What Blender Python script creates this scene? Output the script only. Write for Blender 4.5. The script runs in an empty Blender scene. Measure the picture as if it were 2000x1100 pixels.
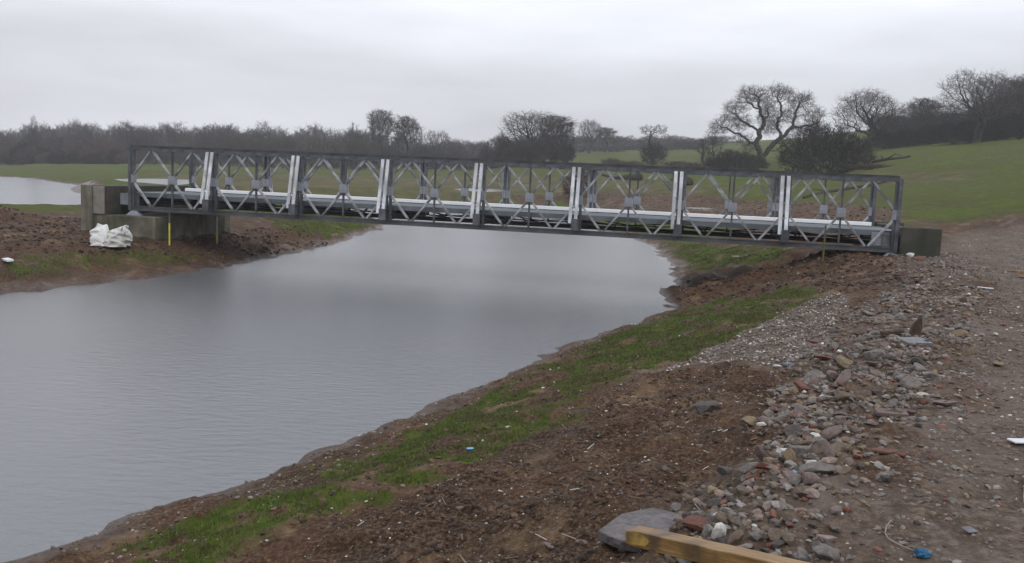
import bpy, math, random
import numpy as np
from mathutils import Matrix, Vector
rng = np.random.default_rng(7); random.seed(7)
scn = bpy.context.scene
C = scn.collection

# ------------------------------------------------------------------ camera
EYE = np.array([0.0, 0.0, 3.3])
FOC, PIT, ROL = 1750.0, 0.115, 0.044
cp, sp, c_, s_ = math.cos(PIT), math.sin(PIT), math.cos(ROL), math.sin(ROL)
_f = np.array([0, cp, -sp]); _r = np.array([1.0, 0, 0]); _d = np.array([0, -sp, -cp])
AX = c_ * _r - s_ * _d; AY = s_ * _r + c_ * _d; AZ = _f
cam_d = bpy.data.cameras.new('camera'); cam = bpy.data.objects.new('camera', cam_d); C.objects.link(cam)
m = Matrix.Identity(4)
for i in range(3):
    m[i][0] = AX[i]; m[i][1] = -AY[i]; m[i][2] = -AZ[i]; m[i][3] = EYE[i]
cam.matrix_world = m
cam_d.sensor_width = 36; cam_d.lens = FOC / 2000 * 36; cam_d.clip_start = 0.1; cam_d.clip_end = 6000
scn.camera = cam

# ------------------------------------------------------------------ world, sun, exposure
SUN_EL, SUN_AZ = math.radians(48), math.radians(-35)
w = bpy.data.worlds.new('World'); scn.world = w; w.use_nodes = True
nt = w.node_tree; N = nt.nodes; Lk = nt.links; N.clear()
out = N.new('ShaderNodeOutputWorld'); bg = N.new('ShaderNodeBackground'); Lk.new(bg.outputs[0], out.inputs[0])
sky = N.new('ShaderNodeTexSky'); sky.sky_type = 'NISHITA'; sky.sun_disc = False
sky.sun_elevation = SUN_EL; sky.sun_rotation = SUN_AZ; sky.air_density = 1.5; sky.dust_density = 4
tc = N.new('ShaderNodeTexCoord'); sep = N.new('ShaderNodeSeparateXYZ'); Lk.new(tc.outputs['Generated'], sep.inputs[0])
ramp = N.new('ShaderNodeValToRGB'); Lk.new(sep.outputs['Z'], ramp.inputs[0])
SK = 10.0
for e, (p, v) in zip(range(6), [(0, .66), (.06, .66), (.12, .70), (.18, .90), (.28, .97), (1.0, .95)]):
    el = ramp.color_ramp.elements[e] if e < 2 else ramp.color_ramp.elements.new(p)
    el.position = p; el.color = (v * .90, v * .925, v * 1.0, 1)
mp = N.new('ShaderNodeMapping'); Lk.new(tc.outputs['Generated'], mp.inputs[0]); mp.inputs['Scale'].default_value = (1.6, 1.6, 8.0)
nz = N.new('ShaderNodeTexNoise'); Lk.new(mp.outputs[0], nz.inputs['Vector']); nz.inputs['Scale'].default_value = 1.5; nz.inputs['Detail'].default_value = 5
mr = N.new('ShaderNodeMapRange'); Lk.new(nz.outputs[0], mr.inputs[0])
mr.inputs['From Min'].default_value = .3; mr.inputs['From Max'].default_value = .7
mr.inputs['To Min'].default_value = .83 * SK; mr.inputs['To Max'].default_value = 1.18 * SK
mul = N.new('ShaderNodeVectorMath'); mul.operation = 'SCALE'; Lk.new(ramp.outputs[0], mul.inputs[0]); Lk.new(mr.outputs[0], mul.inputs['Scale'])
mix = N.new('ShaderNodeMix'); mix.data_type = 'RGBA'; mix.inputs['Factor'].default_value = .96
Lk.new(sky.outputs[0], mix.inputs['A']); Lk.new(mul.outputs[0], mix.inputs['B'])
Lk.new(mix.outputs['Result'], bg.inputs[0]); bg.inputs[1].default_value = 0.1

sd = bpy.data.lights.new('sun', 'SUN'); so = bpy.data.objects.new('sun', sd); C.objects.link(so)
sd.energy = 0.6; sd.angle = math.radians(25); sd.color = (1, .97, .93)
so.rotation_euler = (math.pi / 2 - SUN_EL, 0, math.pi - SUN_AZ + math.pi)
vs = scn.view_settings; vs.view_transform = 'Standard'; vs.look = 'None'; vs.gamma = 1; vs.exposure = 0.3
scn.cycles.max_bounces = 6; scn.cycles.volume_bounces = 2; scn.cycles.use_denoising = True
try:
    scn.cycles.denoiser = 'OPENIMAGEDENOISE'; scn.cycles.denoising_prefilter = 'ACCURATE'; scn.cycles.denoising_input_passes = 'RGB_ALBEDO_NORMAL'
except Exception: pass

# ------------------------------------------------------------------ helpers
def tag(o, label=None, cat=None, group=None, kind=None):
    for k, v in (('label', label), ('category', cat), ('group', group), ('kind', kind)):
        if v: o[k] = v
    return o
def empty(name, loc=(0, 0, 0), rz=0, parent=None):
    o = bpy.data.objects.new(name, None); C.objects.link(o); o.location = loc; o.rotation_euler = (0, 0, rz); o.parent = parent
    o.empty_display_size = .2
    return o
def mesh_np(name, V, F, mat, smooth=False, col=None):
    """V (n,3); F list of arrays each (k,3|4)"""
    me = bpy.data.meshes.new(name)
    if not isinstance(F, list): F = [F]
    F = [np.asarray(f, np.int32) for f in F if len(f)]
    V = np.asarray(V, np.float32)
    me.vertices.add(len(V)); me.vertices.foreach_set('co', V.ravel())
    nl = sum(f.size for f in F); nf = sum(len(f) for f in F)
    me.loops.add(nl); me.polygons.add(nf)
    me.loops.foreach_set('vertex_index', np.concatenate([f.ravel() for f in F]))
    st = np.cumsum(np.concatenate([[0]] + [np.full(len(f), f.shape[1]) for f in F]))[:-1]
    me.polygons.foreach_set('loop_start', st.astype(np.int32))
    me.polygons.foreach_set('use_smooth', np.full(nf, smooth))
    if mat: me.materials.append(mat)
    if col is not None:
        a = me.color_attributes.new('col', 'FLOAT_COLOR', 'POINT')
        a.data.foreach_set('color', np.asarray(col, np.float32).ravel())
    me.update(calc_edges=True); me.validate()
    return me
def obj(name, me, parent=None):
    o = bpy.data.objects.new(name, me); C.objects.link(o); o.parent = parent; return o

class MB:
    def __init__(s): s.v = []; s.f = []
    def add(s, V, F):
        b = len(s.v); s.v += [tuple(p) for p in V]; s.f += [tuple(i + b for i in f) for f in F]
    def box(s, a, b, M=None):
        V = [Vector((x, y, z)) for z in (a[2], b[2]) for y in (a[1], b[1]) for x in (a[0], b[0])]
        if M: V = [M @ p for p in V]
        s.add(V, [(0, 2, 3, 1), (4, 5, 7, 6), (0, 1, 5, 4), (2, 6, 7, 3), (0, 4, 6, 2), (1, 3, 7, 5)])
    def bar(s, p, q, wd, ht, up=(0, 1, 0)):
        p = Vector(p); q = Vector(q); d = (q - p); L = d.length; d.normalize()
        u = Vector(up); a = d.cross(u).normalized(); b = a.cross(d).normalized()
        V = [p + d * x + a * y * wd / 2 + b * z * ht / 2 for z in (-1, 1) for y in (-1, 1) for x in (0, L)]
        s.add(V, [(0, 2, 3, 1), (4, 5, 7, 6), (0, 1, 5, 4), (2, 6, 7, 3), (0, 4, 6, 2), (1, 3, 7, 5)])
    def tube(s, pts, r, n=8):
        pts = [Vector(p) for p in pts]; rings = []
        if not hasattr(r, '__len__'): r = [r] * len(pts)
        for i, p in enumerate(pts):
            d = (pts[min(i + 1, len(pts) - 1)] - pts[max(i - 1, 0)]).normalized()
            u = Vector((0, 0, 1)) if abs(d.z) < .9 else Vector((1, 0, 0)); a = d.cross(u).normalized(); b = a.cross(d)
            rings.append([p + a * math.cos(t) * r[i] + b * math.sin(t) * r[i] for t in [2 * math.pi * k / n for k in range(n)]])
        V = [v for R in rings for v in R]; F = []
        for i in range(len(pts) - 1):
            for k in range(n): F.append((i * n + k, i * n + (k + 1) % n, (i + 1) * n + (k + 1) % n, (i + 1) * n + k))
        F.append(tuple(range(n))[::-1]); F.append(tuple((len(pts) - 1) * n + k for k in range(n)))
        s.add(V, F)
    def build(s, name, mat, parent=None, bevel=0, smooth=False):
        me = bpy.data.meshes.new(name); me.from_pydata(s.v, [], s.f); me.materials.append(mat)
        if smooth: me.polygons.foreach_set('use_smooth', [True] * len(me.polygons))
        o = obj(name, me, parent)
        if bevel:
            b = o.modifiers.new('b', 'BEVEL'); b.width = bevel; b.segments = 1; b.limit_method = 'ANGLE'
        return o

# numpy gradient noise
_perm = rng.permutation(512).astype(np.int64); _ang = rng.random(512) * 2 * np.pi
_gx, _gy = np.cos(_ang), np.sin(_ang)
def perlin(x, y, seed=0):
    x = np.asarray(x, float); y = np.asarray(y, float)
    xi = np.floor(x).astype(np.int64); yi = np.floor(y).astype(np.int64); fx = x - xi; fy = y - yi
    u = fx * fx * fx * (fx * (fx * 6 - 15) + 10); v = fy * fy * fy * (fy * (fy * 6 - 15) + 10)
    def g(ix, iy, dx, dy):
        h = _perm[(ix + _perm[(iy + seed * 37) & 511]) & 511]; return _gx[h] * dx + _gy[h] * dy
    a = g(xi, yi, fx, fy); b = g(xi + 1, yi, fx - 1, fy); c = g(xi, yi + 1, fx, fy - 1); d = g(xi + 1, yi + 1, fx - 1, fy - 1)
    return (a + u * (b - a)) * (1 - v) + (c + u * (d - c)) * v
def fbm(x, y, f, o=4, seed=0, g=.5):
    s = 0; a = 1
    for i in range(o): s = s + a * perlin(x * f, y * f, seed + i); f *= 2.03; a *= g
    return s
def sstep(a, b, x):
    t = np.clip((x - a) / (b - a), 0, 1); return t * t * (3 - 2 * t)

# pixel (of the 2000 x 1100 photograph) -> direction / point
def ray(px, py):
    return AX * (px - 1000) / FOC + AY * (py - 550) / FOC + AZ
def at_y(px, py, Y):   # point on the ray at forward distance Y
    d = ray(px, py); return EYE + d * (Y / d[1])
def at_z(px, py, z):
    d = ray(px, py); return EYE + d * ((z - EYE[2]) / d[2])

# ------------------------------------------------------------------ materials
def nmat(name):
    m = bpy.data.materials.new(name); m.use_nodes = True; nt = m.node_tree
    return m, nt, nt.nodes['Principled BSDF']
def noise_mat(name, c1, c2, scale=8, rough=.7, metal=0, bump=.2, bscale=None, detail=6, spec=.3, dist=.02, c3=None, s3=1.0):
    m, nt, b = nmat(name); N = nt.nodes; Lk = nt.links
    tc = N.new('ShaderNodeTexCoord'); n = N.new('ShaderNodeTexNoise'); n.inputs['Scale'].default_value = scale; n.inputs['Detail'].default_value = detail
    n.inputs['Roughness'].default_value = .62
    Lk.new(tc.outputs['Object'], n.inputs['Vector'])
    r = N.new('ShaderNodeValToRGB'); r.color_ramp.elements[0].position = .33; r.color_ramp.elements[1].position = .67
    r.color_ramp.elements[0].color = (*c1, 1); r.color_ramp.elements[1].color = (*c2, 1); Lk.new(n.outputs[0], r.inputs[0])
    last = r.outputs[0]
    if c3:
        n3 = N.new('ShaderNodeTexNoise'); n3.inputs['Scale'].default_value = s3; n3.inputs['Detail'].default_value = 4; Lk.new(tc.outputs['Object'], n3.inputs['Vector'])
        r3 = N.new('ShaderNodeValToRGB'); r3.color_ramp.elements[0].position = .45; r3.color_ramp.elements[1].position = .6; Lk.new(n3.outputs[0], r3.inputs[0])
        mx = N.new('ShaderNodeMix'); mx.data_type = 'RGBA'; Lk.new(r3.outputs[0], mx.inputs['Factor']); Lk.new(last, mx.inputs['A']); mx.inputs['B'].default_value = (*c3, 1); last = mx.outputs['Result']
    Lk.new(last, b.inputs['Base Color'])
    b.inputs['Roughness'].default_value = rough; b.inputs['Metallic'].default_value = metal; b.inputs['Specular IOR Level'].default_value = spec
    if bump:
        n2 = N.new('ShaderNodeTexNoise'); n2.inputs['Scale'].default_value = bscale or scale * 3; n2.inputs['Detail'].default_value = 6
        Lk.new(tc.outputs['Object'], n2.inputs['Vector'])
        bp = N.new('ShaderNodeBump'); bp.inputs['Strength'].default_value = bump; bp.inputs['Distance'].default_value = dist
        Lk.new(n2.outputs[0], bp.inputs['Height']); Lk.new(bp.outputs[0], b.inputs['Normal'])
    return m
def attr_mat(name, rough=.8, spec=.2, var=.25, scale=30):
    m, nt, b = nmat(name); N = nt.nodes; Lk = nt.links
    a = N.new('ShaderNodeAttribute'); a.attribute_name = 'col'
    tc = N.new('ShaderNodeTexCoord'); n = N.new('ShaderNodeTexNoise'); n.inputs['Scale'].default_value = scale; n.inputs['Detail'].default_value = 3
    Lk.new(tc.outputs['Object'], n.inputs['Vector'])
    mr = N.new('ShaderNodeMapRange'); Lk.new(n.outputs[0], mr.inputs[0]); mr.inputs['From Min'].default_value = .3; mr.inputs['From Max'].default_value = .7
    mr.inputs['To Min'].default_value = 1 - var; mr.inputs['To Max'].default_value = 1 + var
    sc = N.new('ShaderNodeVectorMath'); sc.operation = 'SCALE'; Lk.new(a.outputs['Color'], sc.inputs[0]); Lk.new(mr.outputs[0], sc.inputs['Scale'])
    Lk.new(sc.outputs[0], b.inputs['Base Color']); b.inputs['Roughness'].default_value = rough; b.inputs['Specular IOR Level'].default_value = spec
    return m
M = {}
M['steel'] = noise_mat('galvanised_steel', (.25, .26, .27), (.46, .47, .48), 3.5, .6, .15, .05, 20, c3=(.13, .135, .135), s3=2.2)
M['steel_dark'] = noise_mat('weathered_chord_steel', (.060, .060, .062), (.13, .135, .14), 1.5, .6, .3, .05, 20)
M['steel_post'] = noise_mat('post_steel', (.065, .074, .086), (.17, .18, .192), 2.5, .5, .35, .05, 20)
M['gusset'] = noise_mat('gusset_steel', (.20, .21, .235), (.30, .315, .345), 5.0, .6, .2, .03, 20)
M['deck'] = noise_mat('deck_steel', (.10, .112, .122), (.17, .185, .2), 1.2, .8, .1, .1, 25)
M['rod'] = noise_mat('bracing_steel', (.018, .019, .021), (.035, .037, .04), 3, .7, 0, 0)
M['white'] = noise_mat('skylit_galvanised', (.50, .52, .55), (.78, .79, .82), 3, .45, .1, .03, 20, c3=(.42, .43, .45), s3=1.6)  # paler steel for the rakers: sky light on them put into the colour
M['kerb'] = noise_mat('white_kerb_steel', (.84, .85, .86), (.92, .92, .93), 3, .5, 0, .02, 20)
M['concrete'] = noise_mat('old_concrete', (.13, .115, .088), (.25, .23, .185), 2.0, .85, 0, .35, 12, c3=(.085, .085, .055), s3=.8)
def streaks(m_, amt=.75):
    nt_ = m_.node_tree; b_ = nt_.nodes['Principled BSDF']; src = b_.inputs['Base Color'].links[0].from_socket
    tc_ = nt_.nodes.new('ShaderNodeTexCoord'); mp_ = nt_.nodes.new('ShaderNodeMapping'); mp_.inputs['Scale'].default_value = (3.2, 3.2, .35); nt_.links.new(tc_.outputs['Object'], mp_.inputs[0])
    n_ = nt_.nodes.new('ShaderNodeTexNoise'); n_.inputs['Scale'].default_value = 1.6; n_.inputs['Detail'].default_value = 7; nt_.links.new(mp_.outputs[0], n_.inputs['Vector'])
    r_ = nt_.nodes.new('ShaderNodeValToRGB'); r_.color_ramp.elements[0].position = .42; r_.color_ramp.elements[1].position = .62; r_.color_ramp.elements[0].color = (.38, .36, .32, 1); r_.color_ramp.elements[1].color = (1.1, 1.1, 1.08, 1); nt_.links.new(n_.outputs[0], r_.inputs[0])
    x_ = nt_.nodes.new('ShaderNodeMix'); x_.data_type = 'RGBA'; x_.blend_type = 'MULTIPLY'; x_.inputs['Factor'].default_value = amt; nt_.links.new(src, x_.inputs['A']); nt_.links.new(r_.outputs[0], x_.inputs['B']); nt_.links.new(x_.outputs['Result'], b_.inputs['Base Color'])
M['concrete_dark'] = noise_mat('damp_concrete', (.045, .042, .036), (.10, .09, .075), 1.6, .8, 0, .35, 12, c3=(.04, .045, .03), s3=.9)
streaks(M['concrete'], .4); streaks(M['concrete_dark'], .3); streaks(M['steel_post'], .35); streaks(M['white'], .3)
M['bark'] = noise_mat('bark', (.024, .020, .017), (.062, .052, .043), 3, .95, 0, .3, 14)
M['twig'] = noise_mat('twigs', (.032, .026, .024), (.075, .060, .056), .35, .95, 0, 0)
M['twig_dark'] = noise_mat('dark_twigs', (.016, .013, .010), (.036, .028, .021), .6, .95, 0, 0)
M['twig_brown'] = noise_mat('russet_twigs', (.07, .042, .034), (.13, .085, .065), .12, .95, 0, 0)
M['ever'] = noise_mat('evergreen', (.012, .02, .010), (.03, .045, .02), 1, .9, 0, 0)

# ------------------------------------------------------------------ land form
def poly_px(pts, z=None):
    return np.array([at_z(a, b, z)[:2] for a, b in pts])
# the river outline, traced at water level (z = 0)
near_shore = [(60, 1100), (230, 1030), (350, 985), (500, 940), (640, 880), (720, 850), (860, 790), (960, 745), (1050, 710), (1100, 680), (1180, 655), (1260, 625), (1320, 602),
              (1298, 588), (1296, 570), (1318, 562), (1322, 545), (1316, 522), (1290, 490), (1272, 478), (1215, 462), (1180, 452), (1120, 434), (1080, 424), (1020, 415)]
far_shore = [(900, 411), (780, 409), (600, 404), (450, 398), (300, 394), (205, 392), (160, 363), (100, 355), (60, 348), (0, 345), (-150, 340)]
left_in = [(-150, 395), (0, 412), (40, 423), (100, 424), (160, 417), (300, 412), (450, 412), (560, 412), (690, 417), (752, 436), (742, 447), (700, 462), (600, 488), (470, 515), (330, 538), (160, 556), (0, 575), (-200, 596)]
P_ns = poly_px(near_shore, 0.0); P_fs = poly_px(far_shore, 0.0); P_li = poly_px(left_in, 0.0)
RIV = np.concatenate([[(-40., 6.), (-9., -2.), (-5.0, 4.6)], P_ns, P_fs, [(-160, 150), (-160, 50)], P_li[:1], P_li[1:], [(-40., 16.)]])
def sdist(x, y, P):
    """signed distance to closed polygon, negative inside"""
    x = np.asarray(x, float); y = np.asarray(y, float); best = np.full(x.shape, 1e18); ins = np.zeros(x.shape, bool)
    for i in range(len(P)):
        ax, ay = P[i]; bx, by = P[(i + 1) % len(P)]
        ex, ey = bx - ax, by - ay; L2 = ex * ex + ey * ey + 1e-12
        t = np.clip(((x - ax) * ex + (y - ay) * ey) / L2, 0, 1)
        dx = x - ax - t * ex; dy = y - ay - t * ey
        best = np.minimum(best, dx * dx + dy * dy)
        cond = (ay > y) != (by > y)
        xx = ax + (y - ay) / (by - ay + (1e-12 if by == ay else 0)) * ex
        ins ^= cond & (x < xx)
    d = np.sqrt(best); return np.where(ins, -d, d)
# upland control points: (px, py, forward distance)
UP = [(-300, 330, 160), (0, 335, 165), (-300, 318, 210), (0, 321, 205), (120, 321, 205), (250, 319, 210), (400, 324, 210), (560, 329, 215), (700, 331, 215), (850, 331, 215),
      (300, 343, 120), (500, 345, 120), (640, 376, 76), (700, 350, 130), (850, 352, 130), (1000, 380, 72), (1000, 352, 130), (950, 336, 190), (1040, 318, 165), (1150, 322, 170),
      (1150, 299, 270), (1350, 296, 275), (1270, 300, 272), (1000, 318, 260), (1380, 334, 145), (1450, 330, 150), (1250, 343, 125), (1250, 372, 76), (1120, 362, 90), (1340, 363, 95),
      (1450, 352, 95), (1540, 387, 66), (1620, 345, 112), (1740, 350, 84), (1700, 293, 145), (1850, 284, 138), (2000, 272, 128), (2250, 262, 120), (1850, 400, 49), (2000, 425, 40), (2300, 420, 38),
      (1700, 428, 37), (1400, 415, 55), (1300, 405, 60), (1200, 412, 56), (1700, 320, 110), (1850, 330, 85), (2000, 335, 75), (1300, 282, 420), (1000, 300, 420), (500, 310, 420), (0, 300, 420), (1700, 255, 260), (2050, 220, 240)]
UPZ = [(1900, 462, 1.75), (2000, 470, 1.8), (2300, 480, 1.8), (1860, 520, 1.62), (2000, 600, 1.66), (1760, 505, 1.62), (1640, 505, 1.45), (1560, 540, 1.35), (1700, 580, 1.58), (1620, 650, 1.5), (1800, 700, 1.62), (2000, 850, 1.68),
       (1700, 850, 1.6), (1450, 760, 1.25), (1500, 900, 1.52), (1250, 850, 1.15), (1250, 1000, 1.36), (1050, 950, 1.02), (1000, 1080, 1.12), (1500, 1080, 1.58), (2000, 1100, 1.68), (700, 1090, .85),
       (20, 440, 1.0), (120, 450, .95), (200, 478, .80), (330, 472, .80), (430, 462, .80), (60, 500, .7), (520, 450, .85), (-300, 460, 1.0)]
WX = [(6, 0, 1.65), (0, 0, 1.65), (3, -8, 1.65), (15, -10, 1.7), (-3, -10, 1.2), (-20, -25, 1.0), (25, 5, 2.4), (30, 20, 3.2), (0, -60, 1.8), (60, -60, 6), (-80, -60, 2), (0, -600, 8), (600, 0, 30), (-600, 0, 6), (-30, 22, 1.0), (-40, 32, 1.0), (-700, 700, 12), (700, 700, 40), (0, 1500, 25), (-900, 1500, 20), (900, 1500, 45), (1500, 0, 40), (-1500, 0, 12), (0, -1500, 12),
      (-14.2, 30.5, .85), (-9, 30.0, .72), (13, 28.5, 1.55)]
pts = [tuple(at_y(*p)) for p in UP] + [tuple(at_z(*p)) for p in UPZ] + WX
pts = np.array(pts)
def emb(x, y):
    r = np.hypot(x, y); return np.stack([x / (r + 4) * 3.0, y / (r + 4) * 3.0, np.log(r + 4) * 1.3], -1)
_E = emb(pts[:, 0], pts[:, 1]); _c = .12
_K = np.sqrt(((_E[:, None] - _E[None]) ** 2).sum(-1) + _c * _c)
_n = len(pts); _A = np.zeros((_n + 4, _n + 4)); _A[:_n, :_n] = _K - np.eye(_n) * .004; _A[:_n, _n] = 1; _A[:_n, _n + 1:] = _E; _A[_n, :_n] = 1; _A[_n + 1:, :_n] = _E.T
_W = np.linalg.lstsq(_A, np.concatenate([pts[:, 2], np.zeros(4)]), rcond=None)[0]
def land(x, y):
    sh = np.shape(x); x = np.ravel(x); y = np.ravel(y); o = np.empty(len(x))
    for a in range(0, len(x), 60000):
        E = emb(x[a:a + 60000], y[a:a + 60000]); K = np.sqrt(((E[:, None] - _E[None]) ** 2).sum(-1) + _c * _c)
        o[a:a + 60000] = K @ _W[:_n] + _W[_n] + E @ _W[_n + 1:]
    return o.reshape(sh)
# standing puddles beyond the river: outline at their own level
PUD = [([(222, 350), (300, 349), (368, 351), (372, 359), (340, 362), (280, 357), (240, 354)], 1.25),
       ([(886, 369), (930, 368), (985, 371), (995, 374), (940, 375), (900, 372)], 1.75),
       ([(1338, 405), (1370, 405), (1440, 411), (1438, 414), (1390, 412), (1345, 409)], 1.60)]
PUDW = [(poly_px(p, z), z) for p, z in PUD]

def base_h(x, y):
    r = np.hypot(x, y)
    d = sdist(x, y, RIV)
    d = d + fbm(x, y, .9, 3, 11) * np.clip(r / 25, .12, 1.2) * .6
    z = land(x, y) + fbm(x, y, .05, 3, 3) * np.clip(r / 150, 0, 1) * .8
    sl = np.where(y < 60, .30, .22) + .0 * x
    bank = np.where(d > 0, d * sl + .0, np.maximum(d * .35, -1.2))
    k = .35
    h = np.clip(.5 + .5 * (z - bank) / k, 0, 1); zz = z * (1 - h) + bank * h - k * h * (1 - h) * np.clip(d / 1.2, 0, 1)
    for P, zp in PUDW:
        dp = sdist(x, y, P); wgt = np.exp(-(np.maximum(dp, 0) / 4) ** 2); zz = zz * (1 - wgt) + (zp + np.clip(dp * .05, -.3, .2)) * wgt
    # gully under the right end of the bridge
    g = seg_d(x, y, GUL); zz = zz - 1.0 * np.exp(-(g / .8) ** 2) * sstep(0, 1.5, d)
    for (cx, cy, rad, hh) in MOUNDS:
        zz = zz + hh * np.exp(-(((x - cx) ** 2 + (y - cy) ** 2) / rad ** 2))
    return zz, d
def seg_d(x, y, P):
    best = np.full(np.shape(x), 1e18)
    for i in range(len(P) - 1):
        ax, ay = P[i]; bx, by = P[i + 1]; ex, ey = bx - ax, by - ay
        t = np.clip(((x - ax) * ex + (y - ay) * ey) / (ex * ex + ey * ey), 0, 1)
        best = np.minimum(best, (x - ax - t * ex) ** 2 + (y - ay - t * ey) ** 2)
    return np.sqrt(best)
GUL = [tuple(at_z(*p)[:2]) for p in [(1345, 552, .25), (1430, 530, .7), (1520, 506, 1.0)]]
MOUNDS = [tuple(at_z(2, 420, 1.2)[:2]) + (1.3, .50), tuple(at_z(1985, 452, 2.0)[:2]) + (1.6, .45)] + [tuple(at_z(a, b, 1.55)[:2]) + (r_, h_) for a, b, r_, h_ in ((1440, 1010, .35, .10), (1500, 930, .4, .13), (1570, 850, .5, .15), (1650, 770, .6, .16), (1720, 700, .7, .14), (1800, 620, .9, .14), (1860, 570, 1.2, .12))]

# surface zones, in plan (traced on the ground, then laid out in metres)
def zone(pts, z=None):
    T_ = np.exp(np.linspace(math.log(1.2), math.log(600), 700)); D = np.array([ray(*p) for p in pts]); Q = EYE + D[:, None] * T_[None, :, None]
    h = base_h(Q[..., 0], Q[..., 1])[0]; hit = Q[..., 2] < h; k = np.maximum(hit.argmax(1), 1); k[~hit.any(1)] = len(T_) - 1
    i = np.arange(len(pts)); a = Q[i, k - 1, 2] - h[i, k - 1]; b = h[i, k] - Q[i, k, 2]; f = np.clip(a / (a + b + 1e-9), 0, 1)[:, None]
    return (Q[i, k - 1] * (1 - f) + Q[i, k] * f)[:, :2]
Z_GRASS_BANK = zone([(-40, 1180), (330, 1030), (520, 975), (620, 930), (740, 875), (800, 845), (900, 795), (1010, 742), (1110, 688), (1200, 655), (1330, 608), (1480, 578), (1580, 552), (1620, 568),
                     (1570, 606), (1480, 650), (1400, 690), (1280, 725), (1160, 762), (1120, 830), (980, 885), (880, 940), (760, 970), (700, 1000), (640, 1010), (500, 1075), (300, 1180)], .7)
Z_GRASS_UNDER = zone([(1285, 475), (1420, 480), (1540, 485), (1545, 500), (1440, 518), (1335, 540), (1320, 515)], .5)
Z_GRASS_TONGUE = zone([(500, 424), (700, 424), (752, 440), (735, 452), (650, 477), (600, 470), (540, 448)], .4)
Z_GRASS_LEFT = zone([(-100, 500), (120, 492), (260, 482), (420, 500), (400, 525), (250, 538), (60, 548), (-100, 560)], .4)
Z_MUD_FAR = zone([(1130, 372), (1300, 378), (1480, 392), (1560, 395), (1760, 414), (1760, 470), (1500, 450), (1300, 420), (1180, 412), (1100, 395), (960, 380), (960, 376)], 1.6)
Z_PALE = zone([(1290, 727), (1380, 690), (1480, 640), (1560, 598), (1640, 575), (1660, 600), (1620, 650), (1560, 705), (1480, 722), (1380, 715)], 1.15)
Z_RUB = zone([(1280, 1110), (1380, 940), (1520, 870), (1500, 780), (1580, 680), (1660, 620), (1760, 560), (1760, 500), (1850, 492), (1925, 520), (1930, 600), (1880, 680), (1860, 790), (1740, 860), (1680, 960), (1600, 1110)], 1.58)
Z_TRACK = zone([(1560, 1300), (1700, 950), (1860, 800), (1900, 640), (1945, 560), (1850, 480), (1850, 456), (2200, 460), (2600, 500), (2600, 1300)], 1.66)
Z_SOIL = zone([(1320, 560), (1420, 540), (1560, 500), (1760, 500), (1800, 560), (1640, 575), (1560, 555), (1400, 588), (1330, 605)], 1.0)
Z_DRAB = zone([(300, 336), (1000, 336), (1250, 350), (1450, 372), (1300, 392), (1100, 388), (760, 392), (400, 376)], 1.6)
Z_STRAW = zone([(1640, 345), (1760, 340), (1900, 336), (1880, 352), (1700, 360)], 5)
HILLDIRT = at_z(1985, 452, 2.0)[:2]

def masks(x, y, d):
    r = np.hypot(x, y)
    n1 = fbm(x, y, .7, 4, 21); n2 = fbm(x, y, 2.6, 4, 31)
    def inside(P, soft): return 1 - sstep(-soft, soft, sdist(x, y, P) + n1 * soft * 1.2)
    far = sstep(38, 50, r) * sstep(.1, 1.4, d + n1)
    g = far
    hillgrass = sstep(24, 34, y) * sstep(10, 14, x) * (1 - inside(Z_TRACK, .5))
    g = np.maximum(g, hillgrass * sstep(.2, .6, land(x, y) - 1.72 + n1 * .2))
    nearg = np.maximum(np.maximum(inside(Z_GRASS_BANK, .5), inside(Z_GRASS_UNDER, .8) * 1.1), inside(Z_GRASS_TONGUE, 1.))
    patch = .22 + .78 * sstep(-.52, .30, n1 + .9 * n2)
    g = np.maximum(g * .98, nearg * patch)
    g = np.maximum(g, inside(Z_GRASS_LEFT, 1.4) * sstep(-.6, .3, n1 + .5 * n2) * .8)
    left_far = sstep(30, 36, y) * (x < -17); g = np.maximum(g, left_far * sstep(0, .4, n1) * .3)
    g = g * (1 - inside(Z_MUD_FAR, 1.5)) * (1 - inside(Z_SOIL, .5))
    g = g * (1 - np.exp(-((x - HILLDIRT[0]) ** 2 + (y - HILLDIRT[1]) ** 2) / 6))
    pale = inside(Z_PALE, .25); rub = inside(Z_RUB, .3); trk = inside(Z_TRACK, .5)
    g = g * (1 - rub) * (1 - trk) * (1 - .8 * pale)
    wet = 1 - sstep(.05, .55, d + n2 * .2)
    g = g * sstep(.25, .7, d + n2 * .35)
    drab = inside(Z_DRAB, 5) * .9
    straw = inside(Z_STRAW, 2)
    return np.clip(g, 0, 1), np.clip(pale + .9 * trk + .6 * rub, 0, 1), np.clip(wet, 0, 1), np.clip(drab + straw, 0, 1), trk, rub
def ground(x, y, fine=True):
    x = np.asarray(x, float); y = np.asarray(y, float)
    z, d = base_h(x, y)
    r = np.hypot(x, y)
    if fine:
        g, gv, wet, dr, trk, rub = masks(x, y, d)
        amp = (1 - .55 * g) * (1 - .75 * trk) * sstep(.0, .5, d + .1)
        fade = 1 - sstep(40, 80, r)
        rg = 1 - np.abs(fbm(x, y, 1.7, 3, 41)) * 2
        z = z + amp * fade * (fbm(x, y, 1.1, 3, 51) * .12 + rg * .05 + fbm(x, y, 6.5, 3, 61) * .022 * (1 - sstep(25, 45, r)) + np.abs(fbm(x, y, 16, 2, 66)) * .014 * (1 - sstep(10, 18, r)))
        pw = 1.0
        for P, zp in PUDW: pw = pw * sstep(0, 5, sdist(x, y, P))
        z = z + sstep(40, 80, r) * fbm(x, y, .15, 3, 71) * .12 * np.clip(d / 4, 0, 1) * pw
        return z, d, g, gv, wet, dr
    return z
def gz(x, y): return float(ground(np.array([x]), np.array([y]))[0][0])
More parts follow.
